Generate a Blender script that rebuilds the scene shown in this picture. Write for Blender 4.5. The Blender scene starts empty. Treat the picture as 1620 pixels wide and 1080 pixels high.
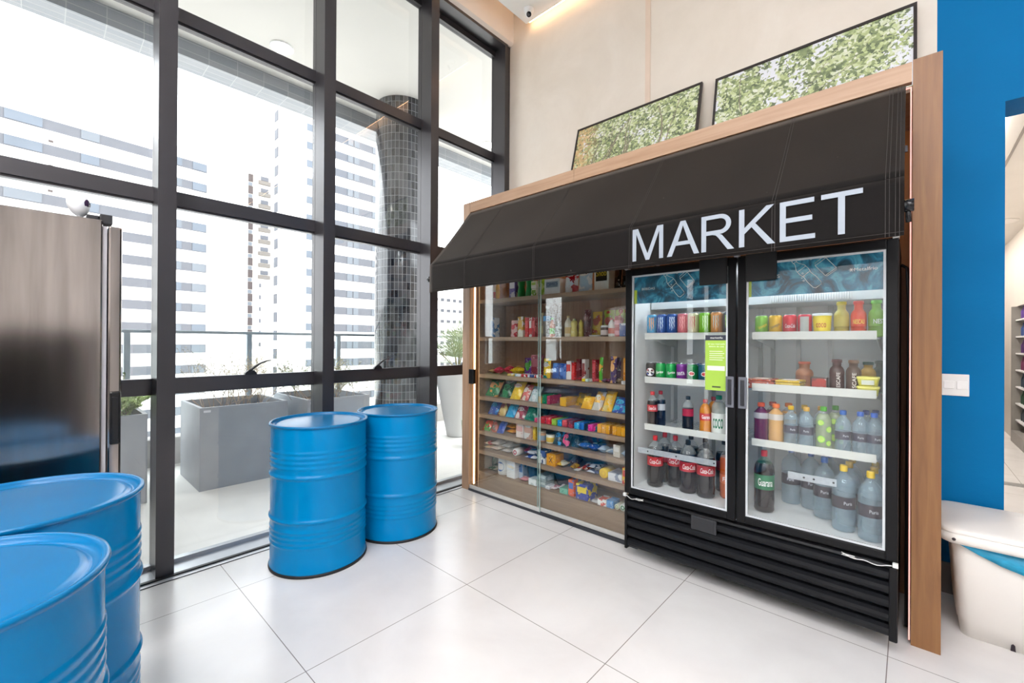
import bpy, bmesh, math, random
from mathutils import Vector, Matrix
from mathutils.geometry import tessellate_polygon
PI = math.pi
R = math.radians
random.seed(7)
SC = bpy.context.scene
COL = SC.collection

# ------------------------------------------------------------------ camera
cam_d = bpy.data.cameras.new('camera')
cam_d.sensor_width = 36
cam_d.lens = 685.84 * 36 / 1620
cam_d.clip_start = 0.05
cam_d.clip_end = 600
cam = bpy.data.objects.new('camera', cam_d)
COL.objects.link(cam)
_r = Vector((0.736772, 0.676116, 0.005815)).normalized()
_f = Vector((-0.676135, 0.736775, 0.002042)).normalized()
_u = _r.cross(_f).normalized()
M = Matrix(((_r.x, _u.x, -_f.x, 3.21), (_r.y, _u.y, -_f.y, -3.46), (_r.z, _u.z, -_f.z, 1.39), (0, 0, 0, 1)))
cam.matrix_world = M
SC.camera = cam

# ------------------------------------------------------------------ world, exposure
SC.view_settings.view_transform = 'Standard'
SC.view_settings.look = 'None'
SC.view_settings.gamma = 1
SC.view_settings.use_curve_mapping = False
SC.view_settings.exposure = 0.0
W = bpy.data.worlds.new('sky')
SC.world = W
W.use_nodes = True
bgn = W.node_tree.nodes['Background']
bgn.inputs[0].default_value = (0.95, 0.975, 1.0, 1)
bgn.inputs[1].default_value = 5.4
try:
    SC.cycles.transparent_max_bounces = 32
    SC.cycles.caustics_reflective = False
    SC.cycles.caustics_refractive = False
except Exception:
    pass
sun_d = bpy.data.lights.new('sun', 'SUN')
sun_d.energy = 1.0
sun_d.angle = R(25)
sun_d.color = (1, 0.97, 0.93)
sun = bpy.data.objects.new('sun', sun_d)
COL.objects.link(sun)
sun.rotation_euler = Vector((0.75, -0.25, -0.75)).to_track_quat('-Z', 'Y').to_euler() if False else Vector((-0.8, 0.35, -0.8)).to_track_quat('-Z', 'Y').to_euler()
PANEL = 21.5      # strength of the added, unseen ceiling panels that brighten the room
COVE = 15.0      # strength of the warm cove strips

# ------------------------------------------------------------------ materials
def lin(h):
    h = h.lstrip('#')
    v = [int(h[i:i + 2], 16) / 255 for i in (0, 2, 4)]
    return tuple((c / 12.92 if c <= .04045 else ((c + .055) / 1.055) ** 2.4) for c in v) + (1,)

class NT:
    def __init__(s, name):
        s.m = bpy.data.materials.new(name)
        s.m.use_nodes = True
        s.t = s.m.node_tree
        s.b = s.t.nodes['Principled BSDF']
        s.out = s.t.nodes['Material Output']
    def n(s, typ, **kw):
        x = s.t.nodes.new(typ)
        for k, v in kw.items():
            if k.startswith('i_'):
                key = k[2:]
                x.inputs[int(key) if key.isdigit() else key.replace('_', ' ')].default_value = v
            else:
                setattr(x, k, v)
        return x
    def l(s, a, b): s.t.links.new(a, b)
    def obj(s, scale=(1, 1, 1), loc=(0, 0, 0), out='Object'):
        tc = s.n('ShaderNodeTexCoord'); mp = s.n('ShaderNodeMapping')
        mp.inputs['Scale'].default_value = scale; mp.inputs['Location'].default_value = loc
        s.l(tc.outputs[out], mp.inputs[0]); return mp.outputs[0]
    def mix(s, fac, a, b):
        m = s.n('ShaderNodeMix', data_type='RGBA')
        for sock, v in ((m.inputs[0], fac), (m.inputs[6], a), (m.inputs[7], b)):
            if hasattr(v, 'node'): s.l(v, sock)
            else: sock.default_value = v
        return m.outputs[2]
    def ramp(s, fac, stops, interp='LINEAR'):
        r = s.n('ShaderNodeValToRGB'); r.color_ramp.interpolation = interp
        el = r.color_ramp.elements
        while len(el) < len(stops): el.new(.5)
        for e, (p, c) in zip(el, stops): e.position = p; e.color = c
        s.l(fac, r.inputs[0]); return r.outputs[0]
    def noise(s, vec, scale, detail=3, rough=.5, dist=0):
        x = s.n('ShaderNodeTexNoise'); x.inputs['Scale'].default_value = scale
        x.inputs['Detail'].default_value = detail; x.inputs['Roughness'].default_value = rough
        x.inputs['Distortion'].default_value = dist
        s.l(vec, x.inputs['Vector']); return x.outputs[0]
    def math(s, op, a, b=None):
        x = s.n('ShaderNodeMath', operation=op)
        for i, v in enumerate((a, b)):
            if v is None: continue
            if hasattr(v, 'node'): s.l(v, x.inputs[i])
            else: x.inputs[i].default_value = v
        return x.outputs[0]
    def bump(s, h, strength=.2, dist=.01):
        b = s.n('ShaderNodeBump'); b.inputs['Strength'].default_value = strength
        b.inputs['Distance'].default_value = dist; s.l(h, b.inputs['Height'])
        s.l(b.outputs[0], s.b.inputs['Normal'])

_mc = {}
def mat(hexc, rough=.5, metal=0, var=.06, scale=8, bump=0, bscale=None, spec=.5, coat=0, name=None, stretch=(1, 1, 1)):
    key = (hexc, rough, metal, var, scale, bump, bscale, spec, coat, stretch)
    if key in _mc: return _mc[key]
    t = NT(name or 'surface_' + hexc.strip('#'))
    c = lin(hexc)
    d = tuple(max(0, v * (1 - var)) for v in c[:3]) + (1,); e = tuple(min(1, v * (1 + var)) for v in c[:3]) + (1,)
    v = t.obj(stretch)
    n = t.noise(v, scale, 4)
    t.l(t.ramp(n, [(.3, d), (.7, e)]), t.b.inputs['Base Color'])
    t.b.inputs['Roughness'].default_value = rough
    t.b.inputs['Metallic'].default_value = metal
    t.b.inputs['Specular IOR Level'].default_value = spec
    t.b.inputs['Coat Weight'].default_value = coat
    if bump:
        t.bump(t.noise(v, bscale or scale * 3, 4), bump, .01)
    _mc[key] = t.m
    return t.m

def emit(hexc, s, name='glow'):
    t = NT(name)
    t.b.inputs['Base Color'].default_value = lin(hexc)
    t.b.inputs['Emission Color'].default_value = lin(hexc)
    t.b.inputs['Emission Strength'].default_value = s
    return t.m

def wood(name, c1, c2, axis='z', rough=.45, scale=1.0):
    t = NT(name)
    s = {'z': (22, 22, 1.3), 'x': (1.3, 22, 22), 'y': (22, 1.3, 22)}[axis]
    v = t.obj(tuple(k * scale for k in s))
    n1 = t.noise(v, 1.6, 5, .55, .6)
    v2 = t.obj(tuple(k * scale * .35 for k in s))
    n2 = t.noise(v2, 1.2, 3, .5, 1.2)
    a = t.ramp(n1, [(.3, lin(c1)), (.72, lin(c2))])
    d = t.mix(t.math('MULTIPLY', n2, .35), a, tuple(k * .7 for k in lin(c1)[:3]) + (1,))
    t.l(d, t.b.inputs['Base Color'])
    t.b.inputs['Roughness'].default_value = rough
    t.bump(n1, .06, .004)
    return t.m

def schlick(t, ior):
    f0 = ((ior - 1) / (ior + 1)) ** 2
    lw = t.n('ShaderNodeLayerWeight'); lw.inputs[0].default_value = .5
    return t.math('ADD', t.math('MULTIPLY', t.math('POWER', lw.outputs['Facing'], 5.0), 1 - f0), f0)

def pane(name, tint=(1, 1, 1, 1), ior=1.5, rough=0.0, mul=1.0):
    t = NT(name)
    tr = t.n('ShaderNodeBsdfTransparent'); tr.inputs[0].default_value = tint
    gl = t.n('ShaderNodeBsdfGlossy'); gl.inputs['Roughness'].default_value = rough
    # a faint streaky smear keeps the sheet from being perfectly uniform
    nz = t.noise(t.obj((1, 1, .2)), 3, 2)
    f = t.math('MULTIPLY', schlick(t, ior), mul)
    f = t.math('MULTIPLY', f, t.math('ADD', t.math('MULTIPLY', nz, .2), .9))
    mx = t.n('ShaderNodeMixShader')
    t.l(f, mx.inputs[0]); t.l(tr.outputs[0], mx.inputs[1]); t.l(gl.outputs[0], mx.inputs[2])
    t.l(mx.outputs[0], t.out.inputs[0])
    return t.m

_pc = {}
def pet(hexc, alpha=.35, rough=.08, ior=1.5):
    key = (hexc, alpha)
    if key in _pc: return _pc[key]
    t = NT('clear_' + hexc.strip('#'))
    c = lin(hexc)
    tr = t.n('ShaderNodeBsdfTransparent')
    k = 1 - .45 * alpha
    tr.inputs[0].default_value = tuple(1 - (1 - v) * alpha * .9 for v in c[:3]) + (1,)
    df = t.n('ShaderNodeBsdfDiffuse')
    nz = t.noise(t.obj((1, 1, 1)), 60, 2)
    t.l(t.ramp(nz, [(.3, tuple(v * .85 for v in c[:3]) + (1,)), (.7, c)]), df.inputs[0])
    m1 = t.n('ShaderNodeMixShader'); m1.inputs[0].default_value = alpha
    t.l(tr.outputs[0], m1.inputs[1]); t.l(df.outputs[0], m1.inputs[2])
    gl = t.n('ShaderNodeBsdfGlossy'); gl.inputs['Roughness'].default_value = rough
    m2 = t.n('ShaderNodeMixShader')
    t.l(schlick(t, ior), m2.inputs[0]); t.l(m1.outputs[0], m2.inputs[1]); t.l(gl.outputs[0], m2.inputs[2])
    t.l(m2.outputs[0], t.out.inputs[0])
    _pc[key] = t.m
    return t.m

_kc = {}
def pack(c1, c2, rough=.22, scale=16, amt=.55):
    """printed wrapper: patches of a second ink and small white flecks on the first ink"""
    key = (c1, c2, rough, scale, amt)
    if key in _kc: return _kc[key]
    t = NT('wrapper_' + c1.strip('#'))
    oi = t.n('ShaderNodeObjectInfo')
    v = t.obj((1, 1, 1))
    add = t.n('ShaderNodeVectorMath', operation='ADD')
    t.l(v, add.inputs[0])
    cmb = t.n('ShaderNodeCombineXYZ')
    t.l(t.math('MULTIPLY', oi.outputs['Random'], 17.0), cmb.inputs[0])
    t.l(t.math('MULTIPLY', oi.outputs['Random'], 9.0), cmb.inputs[2])
    t.l(cmb.outputs[0], add.inputs[1])
    n = t.noise(add.outputs[0], scale, 2, .5, .3)
    a = t.ramp(n, [(amt, lin(c1)), (amt + .015, lin(c2))])
    n2 = t.noise(add.outputs[0], scale * 4.5, 2)
    a = t.mix(t.ramp(n2, [(.66, (0, 0, 0, 1)), (.68, (1, 1, 1, 1))]), a, tuple(min(1, x * .5 + .45) for x in lin(c2)[:3]) + (1,))
    t.l(a, t.b.inputs['Base Color'])
    t.b.inputs['Roughness'].default_value = rough
    t.bump(t.noise(add.outputs[0], 30, 3), .25, .006)
    _kc[key] = t.m
    return t.m

# ------------------------------------------------------------------ mesh builder
class MB:
    def __init__(s): s.v = []; s.f = []; s.mi = []; s.sm = []; s.uv = {}
    def add(s, vs, fs, mi=0, smooth=False, xf=None):
        o = len(s.v)
        for p in vs:
            p = Vector(p)
            if xf is not None: p = xf @ p
            s.v.append(p)
        for k, f in enumerate(fs):
            s.f.append(tuple(i + o for i in f))
            s.mi.append(mi[k] if isinstance(mi, (list, tuple)) else mi); s.sm.append(smooth)
        return o
    def box(s, x0, x1, y0, y1, z0, z1, mi=0, xf=None):
        vs = [(x0, y0, z0), (x1, y0, z0), (x1, y1, z0), (x0, y1, z0), (x0, y0, z1), (x1, y0, z1), (x1, y1, z1), (x0, y1, z1)]
        s.add(vs, [(0, 3, 2, 1), (4, 5, 6, 7), (0, 1, 5, 4), (1, 2, 6, 5), (2, 3, 7, 6), (3, 0, 4, 7)], mi, xf=xf); return s
    def rbox(s, x0, x1, y0, y1, z0, z1, b=.01, mi=0, xf=None):
        """box with chamfered edges"""
        bm = bmesh.new()
        bmesh.ops.create_cube(bm, size=1)
        for v in bm.verts:
            v.co = Vector(((x0 + x1) / 2 + v.co.x * (x1 - x0), (y0 + y1) / 2 + v.co.y * (y1 - y0), (z0 + z1) / 2 + v.co.z * (z1 - z0)))
        bmesh.ops.bevel(bm, geom=bm.edges[:], offset=b, segments=2, affect='EDGES', profile=.5)
        bm.verts.index_update()
        s.add([v.co.copy() for v in bm.verts], [tuple(v.index for v in f.verts) for f in bm.faces], mi, False, xf)
        bm.free(); return s
    def lathe(s, prof, seg=24, c=(0, 0, 0), mi=0, smooth=True, xf=None, cap=True, uvr=None):
        vs = []; fs = []; ms = []
        n = len(prof)
        for (r, z) in prof:
            for k in range(seg):
                a = 2 * PI * k / seg
                vs.append((c[0] + r * math.cos(a), c[1] + r * math.sin(a), c[2] + z))
        for i in range(n - 1):
            for k in range(seg):
                k2 = (k + 1) % seg
                fs.append((i * seg + k, i * seg + k2, (i + 1) * seg + k2, (i + 1) * seg + k))
                ms.append(mi[i] if isinstance(mi, (list, tuple)) else mi)
        if cap:
            if prof[0][0] > 1e-5: fs.append(tuple(range(seg))[::-1]); ms.append(ms[0])
            if prof[-1][0] > 1e-5: fs.append(tuple((n - 1) * seg + k for k in range(seg))); ms.append(ms[seg * (n - 2)])
        o = len(s.f)
        s.add(vs, fs, ms, smooth, xf)
        if uvr:
            for i in range(n - 1):
                for k in range(seg):
                    u0 = 2 * PI * k / seg * uvr; u1 = 2 * PI * (k + 1) / seg * uvr
                    s.uv[o + i * seg + k] = [(u0, prof[i][1]), (u1, prof[i][1]), (u1, prof[i + 1][1]), (u0, prof[i + 1][1])]
        return s
    def tube(s, pts, r, seg=8, mi=0, caps=True):
        pts = [Vector(p) for p in pts]; n = len(pts)
        rs = r if isinstance(r, (list, tuple)) else [r] * n
        vs = []; fs = []
        up = Vector((0, 0, 1))
        for i, p in enumerate(pts):
            d = (pts[min(i + 1, n - 1)] - pts[max(i - 1, 0)]).normalized()
            a = d.cross(up)
            if a.length < 1e-3: a = d.cross(Vector((1, 0, 0)))
            a.normalize(); b = d.cross(a).normalized()
            for k in range(seg):
                t = 2 * PI * k / seg
                vs.append(p + (a * math.cos(t) + b * math.sin(t)) * rs[i])
        for i in range(n - 1):
            for k in range(seg):
                k2 = (k + 1) % seg
                fs.append((i * seg + k, i * seg + k2, (i + 1) * seg + k2, (i + 1) * seg + k))
        if caps:
            fs.append(tuple(range(seg))); fs.append(tuple((n - 1) * seg + k for k in range(seg))[::-1])
        s.add(vs, fs, mi, True); return s
    def prism(s, poly, y0, y1, mi=0, plane='xz'):
        """extrude a 2-D polygon; plane xz extrudes along y, xy along z, yz along x"""
        n = len(poly)
        def P(a, b, t): return {'xz': (a, t, b), 'xy': (a, b, t), 'yz': (t, a, b)}[plane]
        vs = [P(a, b, y0) for a, b in poly] + [P(a, b, y1) for a, b in poly]
        fs = [tuple(range(n)), tuple(range(n, 2 * n))[::-1]] + [(i, i + n, (i + 1) % n + n, (i + 1) % n) for i in range(n)]
        s.add(vs, fs, mi); return s
    def build(s, name, mats, parent=None, loc=None, rot=None):
        me = bpy.data.meshes.new(name)
        me.from_pydata([tuple(v) for v in s.v], [], s.f)
        if not isinstance(mats, (list, tuple)): mats = [mats]
        for m in mats: me.materials.append(m)
        me.polygons.foreach_set('material_index', s.mi)
        me.polygons.foreach_set('use_smooth', s.sm)
        if s.uv:
            ul = me.uv_layers.new(name='uv')
            for fi, uvs in s.uv.items():
                for li, uv in zip(me.polygons[fi].loop_indices, uvs): ul.data[li].uv = uv
        me.update()
        bm = bmesh.new(); bm.from_mesh(me)
        bmesh.ops.recalc_face_normals(bm, faces=bm.faces)
        bm.to_mesh(me); bm.free()
        o = bpy.data.objects.new(name, me)
        COL.objects.link(o)
        if parent is not None: o.parent = parent
        if loc is not None: o.location = loc
        if rot is not None: o.rotation_euler = rot
        return o

def sharp(o, ang=35):
    """flat look on hard edges of a smooth-shaded mesh"""
    me = o.data
    bm = bmesh.new(); bm.from_mesh(me)
    for e in bm.edges:
        if len(e.link_faces) == 2:
            e.smooth = e.calc_face_angle(0) < R(ang)
    bm.to_mesh(me); bm.free()
    return o

def empty(name, loc=(0, 0, 0), rz=0):
    o = bpy.data.objects.new(name, None); COL.objects.link(o)
    o.location = loc; o.rotation_euler = (0, 0, rz); o.empty_display_size = .05
    return o
def tag(o, label, cat, group=None, kind=None):
    o['label'] = label; o['category'] = cat
    if group: o['group'] = group
    if kind: o['kind'] = kind
    return o
def struct(o, label=None):
    o['kind'] = 'structure'
    if label: o['label'] = label
    return o
def copy_tree(o, parent=None):
    c = o.copy(); COL.objects.link(c); c.parent = parent
    for ch in list(o.children): copy_tree(ch, c)
    return c

_tx = {}
def text_geo(txt, shear=0.0, bold=0.0):
    """letter outlines as flat faces, unit cap height about 0.7, centred"""
    key = (txt, shear, bold)
    if key in _tx: return _tx[key]
    cu = bpy.data.curves.new('lettering', 'FONT')
    cu.body = txt; cu.size = 1; cu.align_x = 'CENTER'; cu.align_y = 'CENTER'; cu.shear = shear; cu.offset = bold
    cu.resolution_u = 4
    o = bpy.data.objects.new('lettering_source', cu); COL.objects.link(o)
    dg = bpy.context.evaluated_depsgraph_get(); dg.update()
    me = bpy.data.meshes.new_from_object(o.evaluated_get(dg))
    vs = [v.co.copy() for v in me.vertices]; fs = [tuple(p.vertices) for p in me.polygons]
    bpy.data.objects.remove(o); bpy.data.meshes.remove(me); bpy.data.curves.remove(cu)
    xs = [v.x for v in vs]; ys = [v.y for v in vs]
    w = max(xs) - min(xs); h = max(ys) - min(ys); cx = (max(xs) + min(xs)) / 2; cy = (max(ys) + min(ys)) / 2
    vs = [((v.x - cx), (v.y - cy)) for v in vs]
    _tx[key] = (vs, fs, w, h)
    return _tx[key]
def put_text(mb, txt, w, h, c, R_=None, mi=0, shear=0, bold=0, off=0, ang=0):
    """fit txt in w x h; faces -y at c (or wraps a vertical cylinder of radius R_ centred at c)"""
    vs, fs, tw, th = text_geo(txt, shear, bold)
    sx, sz = w / tw, h / th
    out = []
    ca, sa = math.cos(ang), math.sin(ang)
    for x, z in vs:
        x, z = x * sx, z * sz
        x, z = x * ca - z * sa, x * sa + z * ca
        if R_: a = x / R_ + off; out.append((c[0] + R_ * math.sin(a), c[1] - R_ * math.cos(a), c[2] + z))
        else: out.append((c[0] + x, c[1], c[2] + z))
    mb.add(out, fs, mi)
    return mb
def band(mb, Rr, z0, z1, a0=-PI, a1=PI, seg=20, mi=0, c=(0, 0)):
    """a strip wrapped on a cylinder; angle 0 faces -y"""
    vs = []; fs = []
    for k in range(seg + 1):
        a = a0 + (a1 - a0) * k / seg
        for z in (z0, z1): vs.append((c[0] + Rr * math.sin(a), c[1] - Rr * math.cos(a), z))
    for k in range(seg): fs.append((2 * k, 2 * k + 2, 2 * k + 3, 2 * k + 1))
    mb.add(vs, fs, mi, True); return mb
def patch(mb, Rr, zc, rx, rz, off=0, mi=0, n=18, c=(0, 0)):
    """an oval wrapped on a cylinder"""
    vs = [(c[0] + Rr * math.sin(off), c[1] - Rr * math.cos(off), zc)]
    for k in range(n):
        t = 2 * PI * k / n; a = off + rx * math.cos(t) / Rr
        vs.append((c[0] + Rr * math.sin(a), c[1] - Rr * math.cos(a), zc + rz * math.sin(t)))
    mb.add(vs, [(0, k + 1, (k + 1) % n + 1) for k in range(n)], mi, True); return mb

# ------------------------------------------------------------------ shared finishes
BLACK_AL = mat('#2a2729', .34, 0, .08, 3, spec=.6)
WOODM = wood('oak_veneer_upright', '#7c5231', '#9a6d42', 'z', .42)
WOODH = wood('oak_veneer_crosswise', '#b18c6e', '#c9a78a', 'x', .42)
WOODI = wood('walnut_veneer_inside', '#9a7f69', '#b5997f', 'x', .5)
WOODB = wood('walnut_veneer_back', '#7c6250', '#957a64', 'z', .5)

# ------------------------------------------------------------------ floor
t = NT('porcelain_floor')
gx = t.n('ShaderNodeNewGeometry'); sp = t.n('ShaderNodeSeparateXYZ'); t.l(gx.outputs['Position'], sp.inputs[0])
def joint(sock, off):
    a = t.math('DIVIDE', t.math('SUBTRACT', sock, off), .9)
    f = t.math('ABSOLUTE', t.math('SUBTRACT', t.math('FRACT', t.math('ADD', a, 100.5)), .5))
    return t.math('LESS_THAN', f, .0021)
j = t.math('MAXIMUM', joint(sp.outputs[0], .441), joint(sp.outputs[1], -2.695))
nn = t.noise(t.obj((1, 1, 1)), 2.2, 5, .55, .5)
base = t.ramp(nn, [(.3, lin('#dedad7')), (.7, lin('#e9e6e3'))])
t.l(t.mix(j, base, lin('#8d8580')), t.b.inputs['Base Color'])
t.b.inputs['Roughness'].default_value = .24
t.b.inputs['Specular IOR Level'].default_value = .55
FLOORM = t.m
m = MB(); m.box(-.02, 9.0, -9.0, 10.5, -.08, 0)
struct(m.build('floor', FLOORM), 'white polished porcelain tile floor')

# ------------------------------------------------------------------ walls
t = NT('burnished_cement_plaster')
v = t.obj((1, 1, 1))
n1 = t.noise(v, 1.1, 6, .6, .8); n2 = t.noise(v, 6, 4, .6, .3)
c = t.ramp(n1, [(.3, lin('#dfd4c5')), (.55, lin('#e9dfd2')), (.75, lin('#efe8dd'))])
c = t.mix(t.math('MULTIPLY', n2, .22), c, lin('#bfb3a5'))
t.l(c, t.b.inputs['Base Color']); t.b.inputs['Roughness'].default_value = .6
t.bump(n2, .12, .01)
PLASTER = t.m
BLUEW = mat('#006ea6', .6, 0, .05, 2.5, .12, 30, spec=.12)
WHITEW = mat('#efebe6', .7, 0, .02, 3)
m = MB(); m.box(-.2, 3.32, 0, .25, 0, 5.0)
wb = struct(m.build('wall_back', PLASTER), 'beige burnished plaster wall')
m = MB(); m.box(3.32, 3.58, .0, .25, 0, 5.0); m.box(3.58, 4.9, 0, .25, 2.685, 5.0); m.box(4.9, 9.0, 0, .25, 0, 5.0)
struct(m.build('wall_back_blue', BLUEW), 'bright blue painted wall with a doorway')
m = MB(); m.box(1.552, 1.597, -.006, 0, 2.7, 4.99)
struct(m.build('trim_1', mat('#e0cbb8', .6, var=.03)), 'slim peach strip between plaster sections')
m = MB(); m.box(3.32, 3.58, -.014, 0, 0, .17); m.box(4.9, 9.0, -.014, 0, 0, .17)
struct(m.build('baseboard_back', mat('#6f6a68', .5, var=.04)), 'grey skirting below the blue wall')
m = MB(); m.box(8.8, 9.0, -9, 10.5, 0, 5.0)
struct(m.build('wall_right', WHITEW))
m = MB(); m.box(5.3, 5.42, -7.4, -3.0, 0, 1.51)  # added out of view; gives the black fridge its dark reflection
struct(m.build('added_partition', mat('#141314', .6, spec=.2)), 'half height dark partition added behind the viewer for its reflection')
# wall behind the camera: tall openings full of daylight
m = MB(); m.box(-.2, 9, -9.2, -9, 0, 5)
struct(m.build('wall_front', WHITEW))
# ceiling: slab, suspended panel, beam over the glazing
m = MB(); m.box(-.2, 9, -9, .25, 5.0, 5.1)
struct(m.build('ceiling_slab', WHITEW))
m = MB(); m.box(.27, 8.8, -9, -.065, 4.69, 4.72)
m.box(.27, .285, -9, -.065, 4.72, 4.76); m.box(.285, 8.8, -.08, -.065, 4.72, 4.76)
struct(m.build('ceiling', mat('#f1efec', .75, 0, .015, 2)), 'white suspended ceiling panel')
m = MB(); m.prism([(-.2, 4.63), (.0, 4.605), (.03, 4.63), (.03, 5.0), (-.2, 5.0)], -9, 0, plane='xz')
bmv = m.build('beam', mat('#f0e9e2', .65, 0, .02, 3)); struct(bmv, 'white beam above the glazing')
# ------------------------------------------------------------------ window wall
GLASS = pane('window_glass', (.97, .985, .985, 1), 1.5, 0, 1.15)
ALBOX = mat('#454245', .3, .5, .08, 3, spec=.8)
MY = [-.06, -1.022, -1.995, -2.957, -3.92, -4.885, -5.85, -6.81, -7.77, -8.73]
TZ = [(3.378, 3.462), (2.227, 2.314), (1.070, 1.158)]
def mullion(mb, yc, hw=.0435):
    mb.box(-.15, 0, yc - hw, yc + hw, 0, 4.605)
    mb.box(-.154, -.15, yc - hw + .004, yc + hw - .004, 0, 4.605)   # shadow groove
    mb.box(-.205, -.154, yc - hw, yc + hw, 0, 4.605)
for i in range(len(MY) - 1):
    y1, y0 = MY[i] - .0435, MY[i + 1] + .0435
    if i == 0: y1 = MY[0] - .035
    w = struct(empty('window_%d' % (i + 1), (0, (y0 + y1) / 2, 0)))
    yc = (y0 + y1) / 2
    m = MB(); mullion(m, MY[i + 1] - yc); m.build('mullion', ALBOX, w)
    if i == 0:
        m = MB(); m.box(-.205, 0, -.095 - yc, -.055 - yc, 0, 4.605); m.box(-.205, -.02, -.055 - yc, 0 - yc, 0, 4.63); m.build('jamb', ALBOX, w)
    for (z0, z1) in TZ:
        m = MB(); m.box(-.205, -.15, y0 - yc, y1 - yc, z0, z1)
        m.box(-.21, -.165, y0 - yc, y1 - yc, z0 - .012, z0)
        m.build('transom', ALBOX, w)
    m = MB(); m.box(-.205, -.15, y0 - yc, y1 - yc, 4.52, 4.605); m.box(-.15, 0, y0 - yc, y1 - yc, 4.575, 4.605); m.build('head_frame', ALBOX, w)
    zs = [(.03, 1.058), (1.158, 2.215), (2.314, 3.366), (3.462, 4.52)]
    for (z0, z1) in zs:
        m = MB(); m.box(-.1845, -.1785, y0 - yc, y1 - yc, z0, z1); m.build('glass_pane', GLASS, w)
    # sill: grey plate, black gasket line, thin trim line
    m = MB(); m.box(-.205, -.158, y0 - yc, y1 - yc, 0, .03); m.box(-.158, 0, y0 - yc, y1 - yc, 0, .006); m.build('sill', mat('#b9bcc1', .3, .5, .04), w)
    if i in (0, 1, 2, 3):
        h = MB()
        yy = 0.0
        prof = [(-.038, 0), (-.034, .014), (-.018, .028), (.002, .034), (.022, .026), (.034, .012), (.038, 0)]
        h.prism(prof, -.15, -.125, plane='yz')
        pts = [(-.13 + .03 * (k / 12), -.01 + .13 * (k / 12), .022 + .074 * math.sin(k / 12 * PI / 2) ** .9) for k in range(13)]
        h.tube(pts, [.0095 - .0065 * k / 12 for k in range(13)], 8)
        h.build('lever_handle', mat('#1c1a1b', .3, 0, .05), w, loc=(0, 0, 1.158))
m = MB(); m.box(0, .022, -8.9, -.4, 0, .012); m.box(0.058, .066, -8.9, -.4, 0, .003)
struct(m.build('trim_2', mat('#141315', .5, 0, .05)), 'black threshold strip along the glazing')
m = MB(); m.box(.022, .058, -8.9, -.4, 0, .0025)
struct(m.build('trim_3', mat('#dcdcdf', .3, .2, .03)))

# ------------------------------------------------------------------ added ceiling fill panels, cove strips
PAN = emit('#fbfbff', PANEL, 'added_fill_glow')  # lamps added out of view to brighten the room
for i, (x, y, lx, ly) in enumerate(((3.6, -4.3, 5.2, .5), (4.2, -6.0, 5.6, .5), (4.2, -7.8, 5.6, .5))):
    r = empty('fill_ceiling_light', (x, y, 4.67))
    tag(r, ['added unseen ceiling panel nearest the snack cabinet', 'added unseen ceiling panel in the middle of the room', 'added unseen ceiling panel furthest from the snack cabinet'][i], 'ceiling light', 'added ceiling fill panels')
    m = MB()
    for a, b, c_, d in ((-lx / 2 - .02, lx / 2 + .02, -ly / 2 - .02, -ly / 2), (-lx / 2 - .02, lx / 2 + .02, ly / 2, ly / 2 + .02), (-lx / 2 - .02, -lx / 2, -ly / 2, ly / 2), (lx / 2, lx / 2 + .02, -ly / 2, ly / 2)):
        m.box(a, b, c_, d, 0, .02)
    m.build('frame', mat('#e8e8e8', .5), r)
    m = MB(); m.box(-lx / 2, lx / 2, -ly / 2, ly / 2, .005, .018); m.build('diffuser', PAN, r)
WARM = emit('#ffd0a0', COVE, 'warm_led')
m = MB(); m.box(.3, .32, -8.8, -.1, .0, .012); o = m.build('led_strip', WARM, loc=(0, 0, 4.722)); tag(o, 'warm light strip hidden in the slot over the glazing beam', 'light strip')
m = MB(); m.box(.3, 8.6, -.06, -.045, .0, .012)
o = m.build('led_strip', WARM, loc=(0, 0, 4.70)); tag(o, 'warm light strip along the top of the plaster wall', 'light strip')
# security camera
r = empty('security_camera', (.42, -.2, 4.69)); tag(r, 'white dome security camera on the ceiling by the corner', 'security camera')
wh = mat('#f2f2f2', .35, 0, .02)
m = MB(); m.lathe([(.05, 0), (.052, -.012), (.045, -.024), (.02, -.028), (0, -.028)], 28); m.build('mount', wh, r)
m = MB()
pf = [(0, .036)] + [(.036 * math.sin(PI * k / 12), .036 * math.cos(PI * k / 12)) for k in range(1, 12)] + [(0, -.036)]
m.lathe(pf, 24, (0, 0, -.05)); m.build('ball_housing', wh, r)
m = MB()
dirv = (Vector((3.21, -3.46, 1.39)) - Vector((.42, -.2, 4.64))).normalized()
q = dirv.to_track_quat('Z', 'Y').to_matrix().to_4x4(); q.translation = Vector((0, 0, -.05))
m.lathe([(.024, .025), (.024, .036), (.018, .037), (0, .037)], 24, xf=q); m.build('lens', mat('#15100e', .12), r)

# ------------------------------------------------------------------ light switch
r = empty('light_switch', (3.3975, 0, 1.167)); tag(r, 'white two gang light switch on the blue wall', 'light switch')
m = MB(); m.rbox(-.054, .054, -.009, 0, -.06, .06, .003); m.build('plate', mat('#ecebe9', .35, 0, .02), r)
for x in (-.026, .026):
    m = MB(); m.rbox(x - .021, x + .021, -.013, -.008, -.022, .022, .002); m.build('rocker', mat('#f4f3f1', .3, 0, .02), r)

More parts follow.
